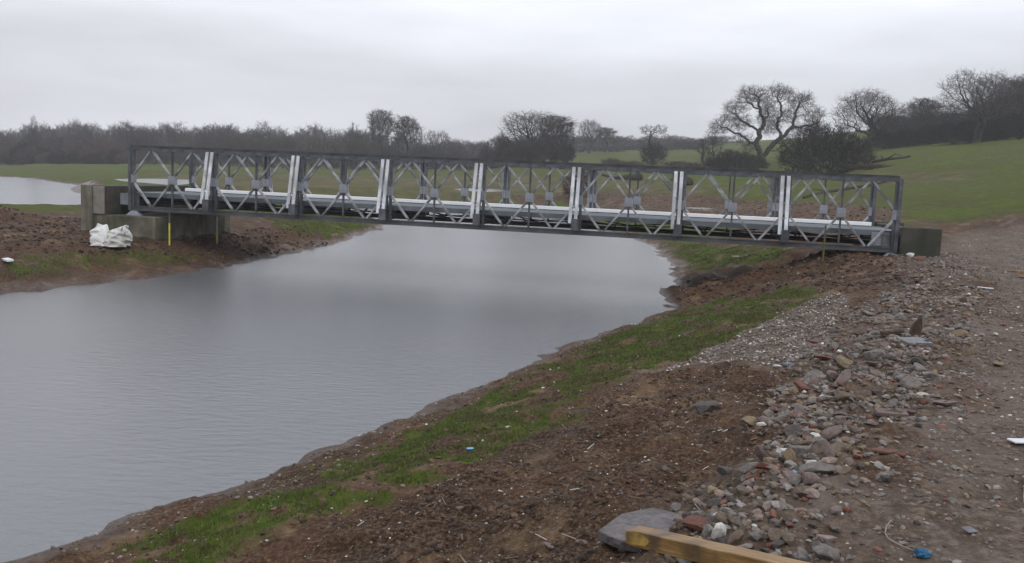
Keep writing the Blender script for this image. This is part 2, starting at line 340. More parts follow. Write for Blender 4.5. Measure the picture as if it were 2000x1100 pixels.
_ts = np.exp(np.linspace(math.log(2.0), math.log(900), 900))
def on_ground(px, py):
    dr = ray(px, py); P = EYE[None] + dr[None] * _ts[:, None]
    h = ground(P[:, 0], P[:, 1])[0]; k = np.argmax(P[:, 2] < h)
    if not (P[k, 2] < h[k]): return None
    a, b = _ts[max(k - 1, 0)], _ts[k]
    for _ in range(14):
        mt = (a + b) / 2; q = EYE + dr * mt
        if q[2] < ground(q[:1], q[1:2])[0][0]: b = mt
        else: a = mt
    return EYE + dr * b

# terrain sheet
rs = [.6]
while rs[-1] < 2600:
    r = rs[-1]; rs.append(r + max(.016, min(r * r / 2300, .016 * r)))
rs = np.array(rs)
ths = np.concatenate([np.linspace(-math.pi, -.62, 50, endpoint=False), np.linspace(-.62, .62, 640), np.linspace(.62, math.pi, 50, endpoint=False)[1:]])
nt_ = len(ths); X = np.sin(ths)[None] * rs[:, None]; Y = np.cos(ths)[None] * rs[:, None]
Zz, Dd, Gm, Gv, Wt, Dr = ground(X, Y)
V = np.stack([X, Y, Zz], -1).reshape(-1, 3)
idx = np.arange(len(rs) * nt_).reshape(len(rs), nt_)
a = idx[:-1]; b = np.roll(idx, -1, 1)[:-1]; c = np.roll(idx, -1, 1)[1:]; d = idx[1:]
Fq = np.stack([a, d, c, b], -1).reshape(-1, 4)
V = np.concatenate([V, [[0, 0, Zz[0].mean()]]]); ci = len(V) - 1
Ft = np.stack([np.full(nt_, ci), idx[0], np.roll(idx[0], -1)], -1)
colr = np.stack([Gm, Gv, Wt, Dr], -1).reshape(-1, 4); colr = np.concatenate([colr, colr[:1]])

gm, nt, bs = nmat('ground'); N = nt.nodes; Lk = nt.links
tc = N.new('ShaderNodeTexCoord'); at = N.new('ShaderNodeAttribute'); at.attribute_name = 'col'
sx = N.new('ShaderNodeSeparateColor'); Lk.new(at.outputs['Color'], sx.inputs[0])
def noise(s, det=6, rough=.6, vec=None):
    n = N.new('ShaderNodeTexNoise'); n.inputs['Scale'].default_value = s; n.inputs['Detail'].default_value = det; n.inputs['Roughness'].default_value = rough
    Lk.new(vec or tc.outputs['Object'], n.inputs['Vector']); return n.outputs[0]
def cramp(fac, *st):
    r = N.new('ShaderNodeValToRGB'); Lk.new(fac, r.inputs[0])
    while len(r.color_ramp.elements) < len(st): r.color_ramp.elements.new(.5)
    for e, (p, c) in zip(r.color_ramp.elements, st): e.position = p; e.color = (*c, 1) if len(c) == 3 else c
    return r.outputs[0]
def cmix(f, a, b, mode='MIX'):
    m_ = N.new('ShaderNodeMix'); m_.data_type = 'RGBA'; m_.blend_type = mode
    for k, v in (('Factor', f), ('A', a), ('B', b)):
        if isinstance(v, (int, float)): m_.inputs[k].default_value = v
        elif isinstance(v, tuple): m_.inputs[k].default_value = (*v, 1)
        else: Lk.new(v, m_.inputs[k])
    return m_.outputs['Result']
def math_(op, a, b=0.0):
    m_ = N.new('ShaderNodeMath'); m_.operation = op
    for i, v in enumerate((a, b)):
        if isinstance(v, (int, float)): m_.inputs[i].default_value = v
        else: Lk.new(v, m_.inputs[i])
    return m_.outputs[0]
mud = cramp(noise(2.2, 8, .68), (.32, (.013, .007, .004)), (.45, (.030, .0175, .010)), (.56, (.074, .045, .027)), (.66, (.20, .142, .095)))  # wide tone spread; the deep darks put shade of hollows into the colour
mud = cmix(cramp(noise(.5, 4), (.42, (0, 0, 0)), (.60, (1, 1, 1))), mud, cramp(noise(5, 6), (.3, (.04, .02, .011)), (.7, (.15, .074, .04))))
mud = cmix(.55, mud, cramp(noise(28, 6, .75), (.38, (.008, .0045, .003)), (.5, (.060, .036, .022)), (.64, (.25, .18, .12))))
trk = cramp(noise(14, 8, .75), (.32, (.035, .023, .016)), (.5, (.105, .076, .056)), (.68, (.24, .19, .15)))
trk = cmix(cramp(noise(1.1, 4), (.4, (0, 0, 0)), (.65, (1, 1, 1))), trk, cramp(noise(9, 6), (.3, (.10, .074, .058)), (.7, (.20, .16, .135))))
grs = cramp(noise(1.3, 8, .72), (.3, (.026, .036, .007)), (.5, (.066, .096, .013)), (.7, (.135, .175, .024)))
grs = cmix(cramp(noise(.06, 6, .6), (.42, (0, 0, 0)), (.62, (1, 1, 1))), grs, cramp(noise(.9, 8, .7), (.3, (.048, .055, .013)), (.7, (.108, .112, .028))))
grs = cmix(.4, grs, cramp(noise(11, 5, .7), (.3, (.020, .028, .005)), (.7, (.11, .15, .024))))
grs = cmix(cramp(noise(.28, 7, .75), (.45, (0, 0, 0)), (.62, (.85, .85, .85))), grs, cramp(noise(3, 5), (.3, (.04, .036, .017)), (.7, (.105, .098, .045))))
drab = cramp(noise(.35, 7, .75), (.3, (.062, .048, .028)), (.48, (.088, .082, .036)), (.58, (.125, .100, .058)), (.72, (.18, .15, .095)))
grs = cmix(at.outputs['Alpha'], grs, drab)
mud = cmix(cramp(noise(.9, 6, .7), (.54, (0, 0, 0)), (.64, (.85, .85, .85))), mud, cramp(noise(12, 6, .7), (.3, (.11, .075, .045)), (.7, (.26, .19, .125))))
mud = cmix(1.0, mud, (.93, .86, .78), 'MULTIPLY')
base = cmix(sx.outputs[1], mud, trk)
gmask = math_('ADD', sx.outputs[0], math_('MULTIPLY', math_('SUBTRACT', noise(7, 6, .75), .5), 1.3))
gmask = cramp(gmask, (.30, (0, 0, 0)), (.66, (1, 1, 1)))
base = cmix(gmask, base, grs)
wetc = cramp(noise(9, 5), (.3, (.035, .024, .018)), (.7, (.13, .094, .073)))
base = cmix(math_('MULTIPLY', sx.outputs[2], .75), base, wetc)
Lk.new(base, bs.inputs['Base Color'])
rg = math_('SUBTRACT', .82, math_('MULTIPLY', sx.outputs[2], .45)); rg = math_('SUBTRACT', rg, cramp(noise(1.6, 4), (.55, (0, 0, 0)), (.72, (.35, .35, .35))))
Lk.new(rg, bs.inputs['Roughness']); Lk.new(math_('SUBTRACT', .17, math_('MULTIPLY', gmask, .14)), bs.inputs['Specular IOR Level'])
b1 = N.new('ShaderNodeBump'); b1.inputs['Strength'].default_value = .7; b1.inputs['Distance'].default_value = .03; Lk.new(noise(22, 8, .7), b1.inputs['Height'])
b2 = N.new('ShaderNodeBump'); b2.inputs['Strength'].default_value = .5; b2.inputs['Distance'].default_value = .25; Lk.new(noise(2.2, 7, .7), b2.inputs['Height']); Lk.new(b1.outputs[0], b2.inputs['Normal'])
Lk.new(b2.outputs[0], bs.inputs['Normal'])
g_o = obj('ground', mesh_np('ground', V, [Fq, Ft], gm, True, colr)); tag(g_o, kind='structure')

# ------------------------------------------------------------------ water
wm, nt, bs = nmat('river_water'); N = nt.nodes; Lk = nt.links
tc = N.new('ShaderNodeTexCoord')
bs.inputs['Roughness'].default_value = .17; bs.inputs['IOR'].default_value = 1.85
bs.inputs['Specular IOR Level'].default_value = .6
cw = cramp(noise(.10, 4), (.35, (.085, .091, .103)), (.65, (.115, .120, .131))); Lk.new(cw, bs.inputs['Base Color'])
mpw = N.new('ShaderNodeMapping'); mpw.inputs['Scale'].default_value = (1, 2.2, 1); mpw.inputs['Rotation'].default_value = (0, 0, .25); Lk.new(tc.outputs['Object'], mpw.inputs[0])
b1 = N.new('ShaderNodeBump'); b1.inputs['Strength'].default_value = .5; b1.inputs['Distance'].default_value = .014; Lk.new(noise(13, 6, .8), b1.inputs['Height'])
b2 = N.new('ShaderNodeBump'); b2.inputs['Strength'].default_value = .30; b2.inputs['Distance'].default_value = .05; Lk.new(noise(3.5, 4, .55, mpw.outputs[0]), b2.inputs['Height']); Lk.new(b1.outputs[0], b2.inputs['Normal'])
Lk.new(b2.outputs[0], bs.inputs['Normal'])
def water_sheet(name, P, z, grow, label=None):
    c = P.mean(0) if grow else 0
    Q = P.copy()
    if grow: Q = c + (P - c) * grow
    me = bpy.data.meshes.new(name); me.from_pydata([(a, b, z) for a, b in Q], [], [tuple(range(len(Q)))]); me.materials.append(wm); me.validate()
    o = obj(name, me); tag(o, kind='structure'); return o
RW = np.array([(-170., -3.), (-8, -12), (-2, 2), (2.5, 12), (9, 22), (12, 40), (12, 62), (8, 100), (-20, 118), (-40, 160), (-200, 190), (-260, 60)])
water_sheet('river', RW, 0.0, 0)
for P, zp in PUDW: water_sheet('puddle', P, zp, 1.05)

# ------------------------------------------------------------------ bridge
L, W, H = 3.048, 3.878, 2.193
BR = empty('truss_bridge', (-13.031, 30.398, 1.649), -.199)
tag(BR, 'grey galvanised steel panel truss bridge with white kerb, spanning the river on concrete abutments', 'bridge')
TH = .16
def panel(u0, v0, sgn, root):
    """one truss panel, u0 start, v0 outer face, sgn +1 thickness towards +v"""
    va, vb = (v0, v0 + TH * sgn); lo, hi = min(va, vb), max(va, vb); vm = (lo + hi) / 2
    u1 = u0 + L
    P = empty('truss_panel', (0, 0, 0), 0, root)
    for ua, wd, ww in ((u0 + .03, .075, TH - .04), (u1 - .105, .075, TH - .04), (u0 + L / 2 - .026, .052, .07)):
        m = MB(); m.box((ua, vm - ww / 2, .15), (ua + wd, vm + ww / 2, H - .17)); m.build('vertical', M['steel_post'], P)
    t = MB()
    for s in (lo - .01, hi - .05): t.box((u0 + .012, s, H - .17), (u1 - .012, s + .06, H - .10))
    t.box((u0 + .012, lo, H - .10), (u1 - .012, hi, H - .085))
    t.build('top_chord', M['steel_post'], P)
    t = MB(); t.box((u0 + .02, lo - .012, H - .083), (u1 - .02, hi + .012, H - .02)); t.box((u0 + .05, lo - .03, H - .018), (u1 - .05, hi + .03, H))
    t.box((u0 - .04, vm - .05, H - .085), (u0 + .018, vm + .05, H + .018))
    t.build('reinforcing_chord', M['steel_dark'], P)
    t = MB()
    for s in (lo - .01, hi - .05):
        t.box((u0 + .012, s, .0), (u1 - .012, s + .06, .022)); t.box((u0 + .012, s + .03, .022), (u1 - .012, s + .045, .125)); t.box((u0 + .012, s, .125), (u1 - .012, s + .06, .15))
    t.box((u0 - .03, vm - .06, .02), (u0 + .03, vm + .06, .13))
    t.build('bottom_chord', M['steel_dark'], P)
    zt, zb, zm = H - .17, .15, H * .487
    gw = .125
    for k, uq in enumerate((u0 + L / 4, u0 + 3 * L / 4)):
        ul = u0 if k == 0 else u0 + L / 2; ur = u0 + L / 2 if k == 0 else u1
        for (ue, s) in ((ul, 1), (ur, -1)):
            off = .05
            m = MB(); m.bar((ue + s * off, vm, zm + .10), (uq - s * .035, vm, zt), .058, .09, (0, 1, 0)); m.build('diagonal', M['steel'], P)
            m = MB(); m.bar((ue + s * off, vm, zm - .10), (uq - s * .035, vm, zb), .058, .09, (0, 1, 0)); m.build('diagonal', M['steel'], P)
    for (ga, gb) in ((u0 + .0, u0 + gw), (u0 + L / 2 - gw, u0 + L / 2 + gw), (u1 - gw, u1)):
        m = MB(); m.box((ga + .004, lo - .012, zm - .14), (gb - .004, hi + .012, zm + .14)); m.build('gusset_plate', M['gusset'], P, .01)
    return P
def copy_tree(o, parent=None):
    c = o.copy(); C.objects.link(c); c.parent = parent
    for ch in o.children: copy_tree(ch, c)
    return c
pn = panel(0, 0, 1, BR)
for i in range(8):
    for far in (0, 1):
        if i == 0 and far == 0: continue
        q = copy_tree(pn, BR); q.location = (i * L, (W - TH) if far else 0, 0)
# end posts
for u in (-.075, 8 * L - .03):
    for v in (0, W - TH):
        m = MB(); m.box((u, v - .02, .0), (u + .105, v + .02, H - .09)); m.box((u, v + TH - .02, 0), (u + .105, v + TH + .02, H - .09)); m.box((u + .04, v + .02, .0), (u + .06, v + TH - .02, H - .09))
        m.build('end_post', M['steel_post'], BR)
# transoms, deck, kerbs
TZ0, TZ1 = .16, .50
for i in range(9):
    u = i * L + (-.02 if i else .12)
    if i == 8: u -= .2
    vo = -.42 if 0 < i < 8 else .17
    m = MB(); m.box((u - .08, vo, TZ0), (u + .08, W - vo, TZ0 + .02)); m.box((u - .08, vo, TZ1 - .02), (u + .08, W - vo, TZ1)); m.box((u - .008, vo, TZ0 + .02), (u + .008, W - vo, TZ1 - .02))
    m.box((u - .11, vo - .02, TZ0 - .005), (u + .11, vo, TZ1 + .01)); m.box((u - .11, W - vo, TZ0 - .005), (u + .11, W - vo + .02, TZ1 + .01))
    m.build('transom', M['steel_post'], BR)
DZ = .60
m = MB(); m.box((-.3, .26, DZ - .02), (8 * L + .25, W - .26, DZ))
for k in range(6):
    v = .5 + k * (W - 1.0) / 5; m.box((-.28, v - .05, DZ - .10), (8 * L + .2, v + .05, DZ - .022))
m.build('deck', M['deck'], BR)
for v in (.22, W - .30):
    m = MB(); m.box((-.3, v, DZ - .12), (8 * L + .25, v + .02, DZ + .012)); m.box((-.3, v - .04, DZ - .135), (8 * L + .25, v + .05, DZ - .122))
    m.build('deck_edge_beam', M['deck'], BR)
m = MB(); m.box((-.1, W - .42, DZ + .016), (8 * L - .05, W - .27, DZ + .135)); m.build('kerb', M['kerb'], BR, .01)
# bolts on the edge beam
for i in range(8):
    m = MB()
    for k in (0.12, .5, .88): m.tube([((i + k) * L, .185, DZ - .06), ((i + k) * L, .223, DZ - .06)], .022, 6)
    m.build('bolt', M['steel_post'], BR)
# rakers outside each joint
for i in range(1, 8):
    for far in (0, 1):
        b = MB()
        for s in (-.085, .085):
            u = i * L - .09 + s
            if far: b.bar((u, W + .40, TZ1 + .03), (u, W + .03, H - .14), .05, .10, (1, 0, 0))
            else: b.bar((u, -.40, TZ1 - .13), (u, -.035, H - .14), .05, .10, (1, 0, 0))
        o = b.build('raker', M['white'] if i > 0 else M['steel'], BR)
        lk = MB()
        for k in (.22, .5, .78):
            z = TZ1 * (1 - k) + (H - .14) * k; v = -.40 * (1 - k) - .035 * k; v = (W - v) if far else v
            lk.box((i * L - .09 - .06, v - .012, z - .015), (i * L - .09 + .06, v + .012, z + .015))
        lk.build('batten', M['steel'], o)
# sway bracing under the deck
for i in range(8):
    u0, u1 = i * L + .1, (i + 1) * L - .1
    for (va, vb) in ((.3, W - .3), (W - .3, .3)):
        m = MB(); pts_ = [(u0 + (u1 - u0) * t, va + (vb - va) * t, .30 + .10 * (2 * t - 1) ** 2) for t in np.linspace(0, 1, 9)]
        m.tube(pts_, .02, 6); m.build('sway_brace', M['rod'], BR)
    for (z0, z1, v) in ((.42, .24, .55),):
        m = MB(); m.tube([(u0 + (u1 - u0) * t, v, z0 + (z1 - z0) * t) for t in (0, .5, 1)], .02, 6); m.build('sway_brace', M['rod'], BR)
    m = MB()
    m.box((u0, W * .5 - .02, .17), (u1, W * .5 + .02, .20))
    m.build('bottom_lateral', M['rod'], BR)
# bearings
for u in (-.05, 8 * L - .25):
    for v in (-.05, W - .3):
        m = MB(); V8 = [(u - .1, v, -.17), (u + .45, v, -.17), (u + .45, v + .35, -.17), (u - .1, v + .35, -.17), (u + .08, v + .05, -.003), (u + .28, v + .05, -.003), (u + .28, v + .3, -.003), (u + .08, v + .3, -.003)]
        m.add(V8, [(0, 3, 2, 1), (4, 5, 6, 7), (0, 1, 5, 4), (1, 2, 6, 5), (2, 3, 7, 6), (3, 0, 4, 7)]); m.build('bearing', M['gusset'], BR)
m = MB(); m.box((8 * L - .62, .18, .17), (8 * L - .14, .20, .56)); m.build('end_plate', M['gusset'], BR)
m = MB(); m.box((-.50, .16, .17), (-.14, .18, .56)); m.build('end_plate', M['gusset'], BR)

# abutments in bridge coordinates
AL = empty('concrete_abutment', (-13.031, 30.398, 1.649), -.199)
tag(AL, 'weathered grey concrete abutment behind the white sack, carrying the left end of the bridge', 'abutment')
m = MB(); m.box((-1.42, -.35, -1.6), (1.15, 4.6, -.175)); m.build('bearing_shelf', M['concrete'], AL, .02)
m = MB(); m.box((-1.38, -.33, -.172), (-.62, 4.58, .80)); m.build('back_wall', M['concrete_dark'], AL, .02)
m = MB(); m.box((-1.50, -.55, -1.6), (-1.14, -.36, .80)); m.build('wing_wall', M['concrete'], AL, .02)
m = MB(); m.box((-1.13, -.42, -.16), (-.72, -.34, .77)); m.build('formwork_panel', noise_mat('pale_concrete', (.19, .175, .15), (.29, .27, .235), 3, .8, 0, .2), AL, .01)
AR = empty('concrete_abutment', (-13.031, 30.398, 1.649), -.199)
tag(AR, 'dark damp concrete abutment among the rubble at the right end of the bridge', 'abutment')
E8 = 8 * L
m = MB(); m.box((E8 - .9, .1, -1.6), (E8 + 1.3, 4.4, -.175)); m.build('bearing_shelf', M['concrete_dark'], AR, .02)
m = MB(); m.box((E8 + .28, -.07, -.8), (E8 + .62, 4.45, .70)); m.build('back_wall', M['concrete_dark'], AR, .02)
m = MB(); m.box((E8 + .10, -.3, -1.2), (E8 + 1.15, -.08, .76)); m.build('wing_wall', M['concrete_dark'], AR, .02)
m = MB(); m.box((E8 + .10, 4.46, -1.2), (E8 + 1.15, 4.7, .74)); m.build('wing_wall', M['concrete_dark'], AR, .02)

# marker posts
def post(px, py, top_py, lab, ratio, dpt, tilt=0):
    p = at_y(px, py, dpt)
    top = at_y(px + tilt, top_py, dpt); h = top[2] - p[2]
    r = empty('marker_post', tuple(p)); tag(r, lab, 'post', 'marker posts beside the bridge')
    m = MB(); m.tube([(0, 0, -.2), (0, 0, h * ratio)], .029, 8); m.build('painted_foot', M['yellow'], r)
    m = MB(); m.tube([(0, 0, h * ratio), (0, 0, h)], .026, 8); m.build('pole', M['steel_dark'], r)
M['yellow'] = noise_mat('yellow_paint', (.42, .40, .03), (.62, .58, .05), 5, .6, 0, .05)
M['yellow_dull'] = noise_mat('dull_yellow_paint', (.085, .07, .018), (.15, .12, .03), 5, .7, 0, .05)
post(331, 470, 415, 'thin post with bright yellow foot in front of the left abutment', .62, 29.35)
M['yellow'] = M['yellow_dull']
post(424, 464, 424, 'thin dull post under the bridge by the right edge of the left abutment', .4, 29.4)
post(1608, 499, 440, 'thin post with dull yellow foot before the right end of the bridge', .55, 25.55)

# ------------------------------------------------------------------ trees
def tubes(P0, P1, R0, R1, n):
    d = P1 - P0; L = np.linalg.norm(d, axis=1, keepdims=True) + 1e-9; d = d / L
    up = np.where(np.abs(d[:, 2:3]) < .9, np.array([[0, 0, 1.]]), np.array([[1., 0, 0]]))
    a = np.cross(d, up); a /= np.linalg.norm(a, axis=1, keepdims=True) + 1e-9; b = np.cross(a, d)
    t = np.arange(n) * 2 * np.pi / n
    ring = (np.cos(t)[None, :, None] * a[:, None] + np.sin(t)[None, :, None] * b[:, None])
    A = P0[:, None] + ring * R0[:, None, None]; B = P1[:, None] + ring * R1[:, None, None]
    V = np.concatenate([A, B], 1).reshape(-1, 3); k = len(P0); base = (np.arange(k) * 2 * n)[:, None]
    i = np.arange(n); j = (i + 1) % n
    F = np.stack([base + i, base + j, base + n + j, base + n + i], -1).reshape(-1, 4)
    return V, F
def cones(P0, P1, R0, n=3):
    d = P1 - P0; L = np.linalg.norm(d, axis=1, keepdims=True) + 1e-9; d = d / L
    up = np.where(np.abs(d[:, 2:3]) < .9, np.array([[0, 0, 1.]]), np.array([[1., 0, 0]]))
    a = np.cross(d, up); a /= np.linalg.norm(a, axis=1, keepdims=True) + 1e-9; b = np.cross(a, d)
    t = np.arange(n) * 2 * np.pi / n
    A = P0[:, None] + (np.cos(t)[None, :, None] * a[:, None] + np.sin(t)[None, :, None] * b[:, None]) * R0[:, None, None]
    V = np.concatenate([A, P1[:, None]], 1).reshape(-1, 3); k = len(P0); base = (np.arange(k) * (n + 1))[:, None]
    i = np.arange(n); j = (i + 1) % n
    F = np.stack([base + i, base + j, base + n + 0 * i], -1).reshape(-1, 3)
    return V, F
def unit(v): return v / (np.linalg.norm(v, axis=-1, keepdims=True) + 1e-9)

def grow(blobs, trunk_h, seed, natt=1400, step=.35, infl=3.0, kill=.8, lean=0., stems=1, tip_r=.011, power=2.35, wob=.28, maxn=6000, shell=.45, limbs=None):
    """space colonisation: blobs = [(x,y,z,rx,ry,rz)] crown envelope; returns nodes, parent, radius"""
    g = np.random.default_rng(seed)
    vol = np.array([b[3] * b[4] * b[5] for b in blobs]); cnt = (natt * vol / vol.sum()).astype(int) + 1
    A = []
    for b, c in zip(blobs, cnt):
        u = unit(g.normal(size=(c, 3))); r = g.random((c, 1)) ** shell; A.append(np.array(b[:3]) + u * r * np.array(b[3:]))
    A = np.concatenate(A)
    P = []; par = []
    for s in range(stems):
        st = np.array([g.normal() * .25 * (stems > 1), g.normal() * .25 * (stems > 1), 0.0]); n = max(2, int(trunk_h / step)); prev = -1; dirn = np.array([lean + g.normal() * .25 * (stems > 1), g.normal() * .25 * (stems > 1), 1.0]); dirn /= np.linalg.norm(dirn)
        p = st
        for i in range(n):
            P.append(p); par.append(prev); prev = len(P) - 1
            dirn = unit(dirn + g.normal(size=3) * .07 * np.array([1, 1, .2])); p = p + dirn * step
    if limbs:
        P = []; par = []
        for ln in limbs:
            q = [np.array(v, float) for v in ln]; prev = -1
            if P: prev = int(((np.array(P) - q[0]) ** 2).sum(1).argmin())
            else: P.append(q[0]); par.append(-1); prev = 0
            for a_, b_ in zip(q[:-1], q[1:]):
                n_ = max(1, int(np.linalg.norm(b_ - a_) / step)); sd_ = np.cross(unit(b_ - a_), [0, 1, 0]); ph = g.random() * 6
                for t in range(1, n_ + 1):
                    w_ = math.sin(math.pi * t / n_) * .22 * math.sin(ph + 4 * t / n_); P.append(a_ + (b_ - a_) * t / n_ + sd_ * w_ + g.normal(size=3) * .045); par.append(prev); prev = len(P) - 1
    P = np.array(P); par = list(par); PD = [unit(P[i] - P[par[i]]) if par[i] >= 0 else np.array([0, 0, 1.]) for i in range(len(P))]; PD = np.array(PD)
    # nearest-node table per attractor
    D2 = np.full(len(A), 1e18); NN = np.zeros(len(A), int)
    for i in range(len(P)):
        dd = ((A - P[i]) ** 2).sum(1); m_ = dd < D2; D2[m_] = dd[m_]; NN[m_] = i
    alive = np.ones(len(A), bool); it = 0
    while alive.any() and len(P) < maxn and it < 200:
        it += 1
        # when nothing is in reach let the closest pull
        use = alive & (D2 < infl ** 2)
        if not use.any():
            k = np.where(alive, D2, 1e18).argmin(); use = np.zeros(len(A), bool); use[k] = True
        ids = NN[use]; dv = unit(A[use] - P[ids])
        un, inv = np.unique(ids, return_inverse=True); acc = np.zeros((len(un), 3)); np.add.at(acc, inv, dv)
        nd = unit(unit(acc) + PD[un] * .35 + g.normal(size=acc.shape) * wob + np.array([0, 0, .04]))
        newP = P[un] + nd * step
        k0 = len(P); P = np.concatenate([P, newP]); PD = np.concatenate([PD, nd]); par += list(un)
        Ai = np.nonzero(alive)[0]
        for s in range(0, len(newP), 400):
            q = newP[s:s + 400]; dd = ((A[Ai][:, None] - q[None]) ** 2).sum(-1); j = dd.argmin(1); dm = dd[np.arange(len(Ai)), j]
            m_ = dm < D2[Ai]; D2[Ai[m_]] = dm[m_]; NN[Ai[m_]] = k0 + s + j[m_]
        alive &= D2 > kill ** 2
    par = np.array(par); n = len(P); R = np.zeros(n)
    ch = np.zeros(n, int)
    for i in range(n - 1, -1, -1):
        R[i] = max(R[i], tip_r ** power)
        if par[i] >= 0: R[par[i]] += R[i]; ch[par[i]] += 1
    R = R ** (1 / power)
    return P, par, R, ch, PD
def tree_mesh(name, blobs, trunk_h, seed, base_r, twig_n=3, twig_l=.7, twig_r=.012, sides=5, thick=.05, bark=None, twig=None, sub=2, twig_up=.25, **kw):
    P, par, R, ch, PD = grow(blobs, trunk_h, seed, **kw)
    g = np.random.default_rng(seed + 99)
    R = R * 1.0; f = base_r / R[:2].max(); R = np.where(R > .02, .02 + (R - .02) * (base_r - .02) / max(R.max() - .02, 1e-3), R)
    R[0] *= 1.35
    e = np.nonzero(par >= 0)[0]; P0, P1, R0, R1 = P[par[e]], P[e], R[par[e]], R[e]
    # child branches start with their own radius, not the parent's
    R0 = np.minimum(R0, R1 * 1.35 + .01)
    big = R1 > thick
    P1e = P1 + unit(P1 - P0) * (R1 * .35)[:, None]
    Vt, Ft_ = tubes(P0[big], P1e[big], R0[big], R1[big], sides)
    Vs, Fs = tubes(P0[~big], P1[~big], R0[~big], R1[~big], 3)
    tips = np.nonzero((R < .03))[0]
    T0 = []; T1 = []; 
    for k in range(twig_n):
        dr = unit(PD[tips] * .5 + g.normal(size=(len(tips), 3)) * .62 + np.array([0, 0, twig_up])); l = twig_l * (.4 + g.random(len(tips))); 
        a = P[tips]; b = a + dr * l[:, None]; T0.append(a); T1.append(b)
        for s in range(sub):
            t = (.25 + .6 * g.random(len(tips)))[:, None]; q = a + (b - a) * t; d2 = unit(dr + g.normal(size=dr.shape) * .6)
            T0.append(q); T1.append(q + d2 * (l * .5)[:, None])
    T0 = np.concatenate(T0); T1 = np.concatenate(T1)
    Vc, Fc = cones(T0, T1, np.full(len(T0), twig_r))
    V2 = np.concatenate([Vs, Vc]); F2 = [Fs, Fc + len(Vs)]
    tm = mesh_np(name + '_trunk', Vt, Ft_, bark or M['bark'], True)
    cm = mesh_np(name + '_crown', V2, F2, twig or M['twig'])
    top = max(P[:, 2].max(), T1[:, 2].max()); wid = np.percentile(np.abs(T1[:, 0]), 97) * 2
    return tm, cm, top, wid, (Vt, Ft_, V2, F2)

PROTO = {}
OAK = [[(0, 0, 0), (-.1, 0, 1.0), (-.2, 0, 1.9)], [(-.2, 0, 1.9), (-1.0, .1, 4.0), (-.7, .3, 6.4), (-.1, .2, 8.2), (-.9, -.2, 10.6), (-1.3, 0, 12.8)],
       [(-.2, 0, 1.9), (1.2, -.3, 3.8), (2.5, -.6, 5.6), (4.1, -.4, 7.4), (4.8, 0, 9.6), (5.3, .4, 12.2)], [(-1.0, .1, 4.0), (-3.2, -.6, 5.4), (-5.2, -.9, 6.2), (-7.0, -.6, 7.2)],
       [(.6, -.2, 2.9), (2.6, .9, 3.4), (4.3, 1.4, 4.7), (6.2, 1.2, 4.9)], [(4.1, -.4, 7.4), (6.2, -1.0, 8.0), (7.8, -1.2, 8.4)], [(-.7, .3, 6.4), (-2.5, 1.0, 8.0), (-4.6, .8, 9.6)],
       [(2.5, -.6, 5.6), (2.2, .8, 8.0), (2.8, 1.0, 10.6), (1.9, .8, 12.9)], [(-.1, .2, 8.2), (.9, 1.4, 9.8), (.8, 1.6, 11.6)], [(-.9, -.2, 10.6), (-3.0, -1.0, 11.6)]]
PROTO['oak'] = tree_mesh('oak', [(-7.0, 0, 7.0, 2.0, 2.2, 1.5), (-3.6, .5, 8.2, 1.8, 2.4, 1.5), (-4.8, 0, 10.6, 1.9, 2.2, 1.5), (-2.2, 0, 13.0, 2.6, 2.6, 1.7), (.3, .8, 11.2, 1.6, 2.4, 1.5), (1.9, 0, 13.8, 2.3, 2.6, 1.4),
                         (5.2, 0, 12.4, 2.3, 2.4, 1.7), (3.4, -.8, 9.6, 1.7, 2.4, 1.4), (7.6, 0, 9.8, 2.0, 2.2, 1.8), (7.6, 0, 7.2, 1.9, 1.8, 1.0), (-3.6, -1.2, 5.0, 1.9, 2.0, .8), (4.6, 1, 5.3, 1.8, 2.0, 1.0), (-1.8, 1.5, 3.6, 1.2, 1.5, .8), (1.2, 1.2, 8.6, 2.2, 2.6, 2.6), (5.4, 0, 7.4, 1.4, 2, 1.2), (-5.8, 0, 8.8, 1.5, 2, 1.2)], 2.0, 8, .62,
                         natt=4200, step=.28, infl=1.7, kill=.42, twig_n=3, twig_l=1.0, twig_r=.014, sides=8, thick=.06, maxn=16000, wob=.5, tip_r=.014, power=2.05, sub=2, limbs=OAK)
PROTO['spread'] = tree_mesh('spread', [(0, 0, 8, 5.2, 4.5, 4.4), (-2, 0, 10, 3, 3, 3), (2.5, 0, 10, 3, 3, 3)], 3.0, 12, .5, natt=1800, step=.36, infl=2.2, kill=.65, twig_n=4, twig_l=1.0, twig_r=.015, maxn=7000, wob=.36, tip_r=.016, power=2.4, sub=2)
PROTO['tall'] = tree_mesh('tall', [(0, 0, 10.5, 2.6, 2.6, 3.4), (0, 0, 8, 2.2, 2.2, 2)], 5.0, 23, .3, natt=900, step=.36, infl=2.4, kill=.62, twig_n=7, twig_l=1.0, twig_r=.022, maxn=4000, wob=.3, sub=3)
PROTO['upright'] = tree_mesh('upright', [(0, 0, 7.0, 2.2, 2.2, 5.6)], 1.0, 31, .25, natt=900, step=.4, infl=2.4, kill=.75, twig_n=4, twig_l=1.1, twig_r=.024, maxn=4000, wob=.22, stems=3, twig_up=.9)
PROTO['umbrella'] = tree_mesh('umbrella', [(-1.2, 0, 9.5, 2.0, 1.8, 1.6), (1.3, 0, 9.8, 2.0, 1.8, 1.6)], 6.0, 35, .22, natt=500, step=.33, infl=2.2, kill=.6, twig_n=4, twig_l=.7, twig_r=.022, maxn=3000)
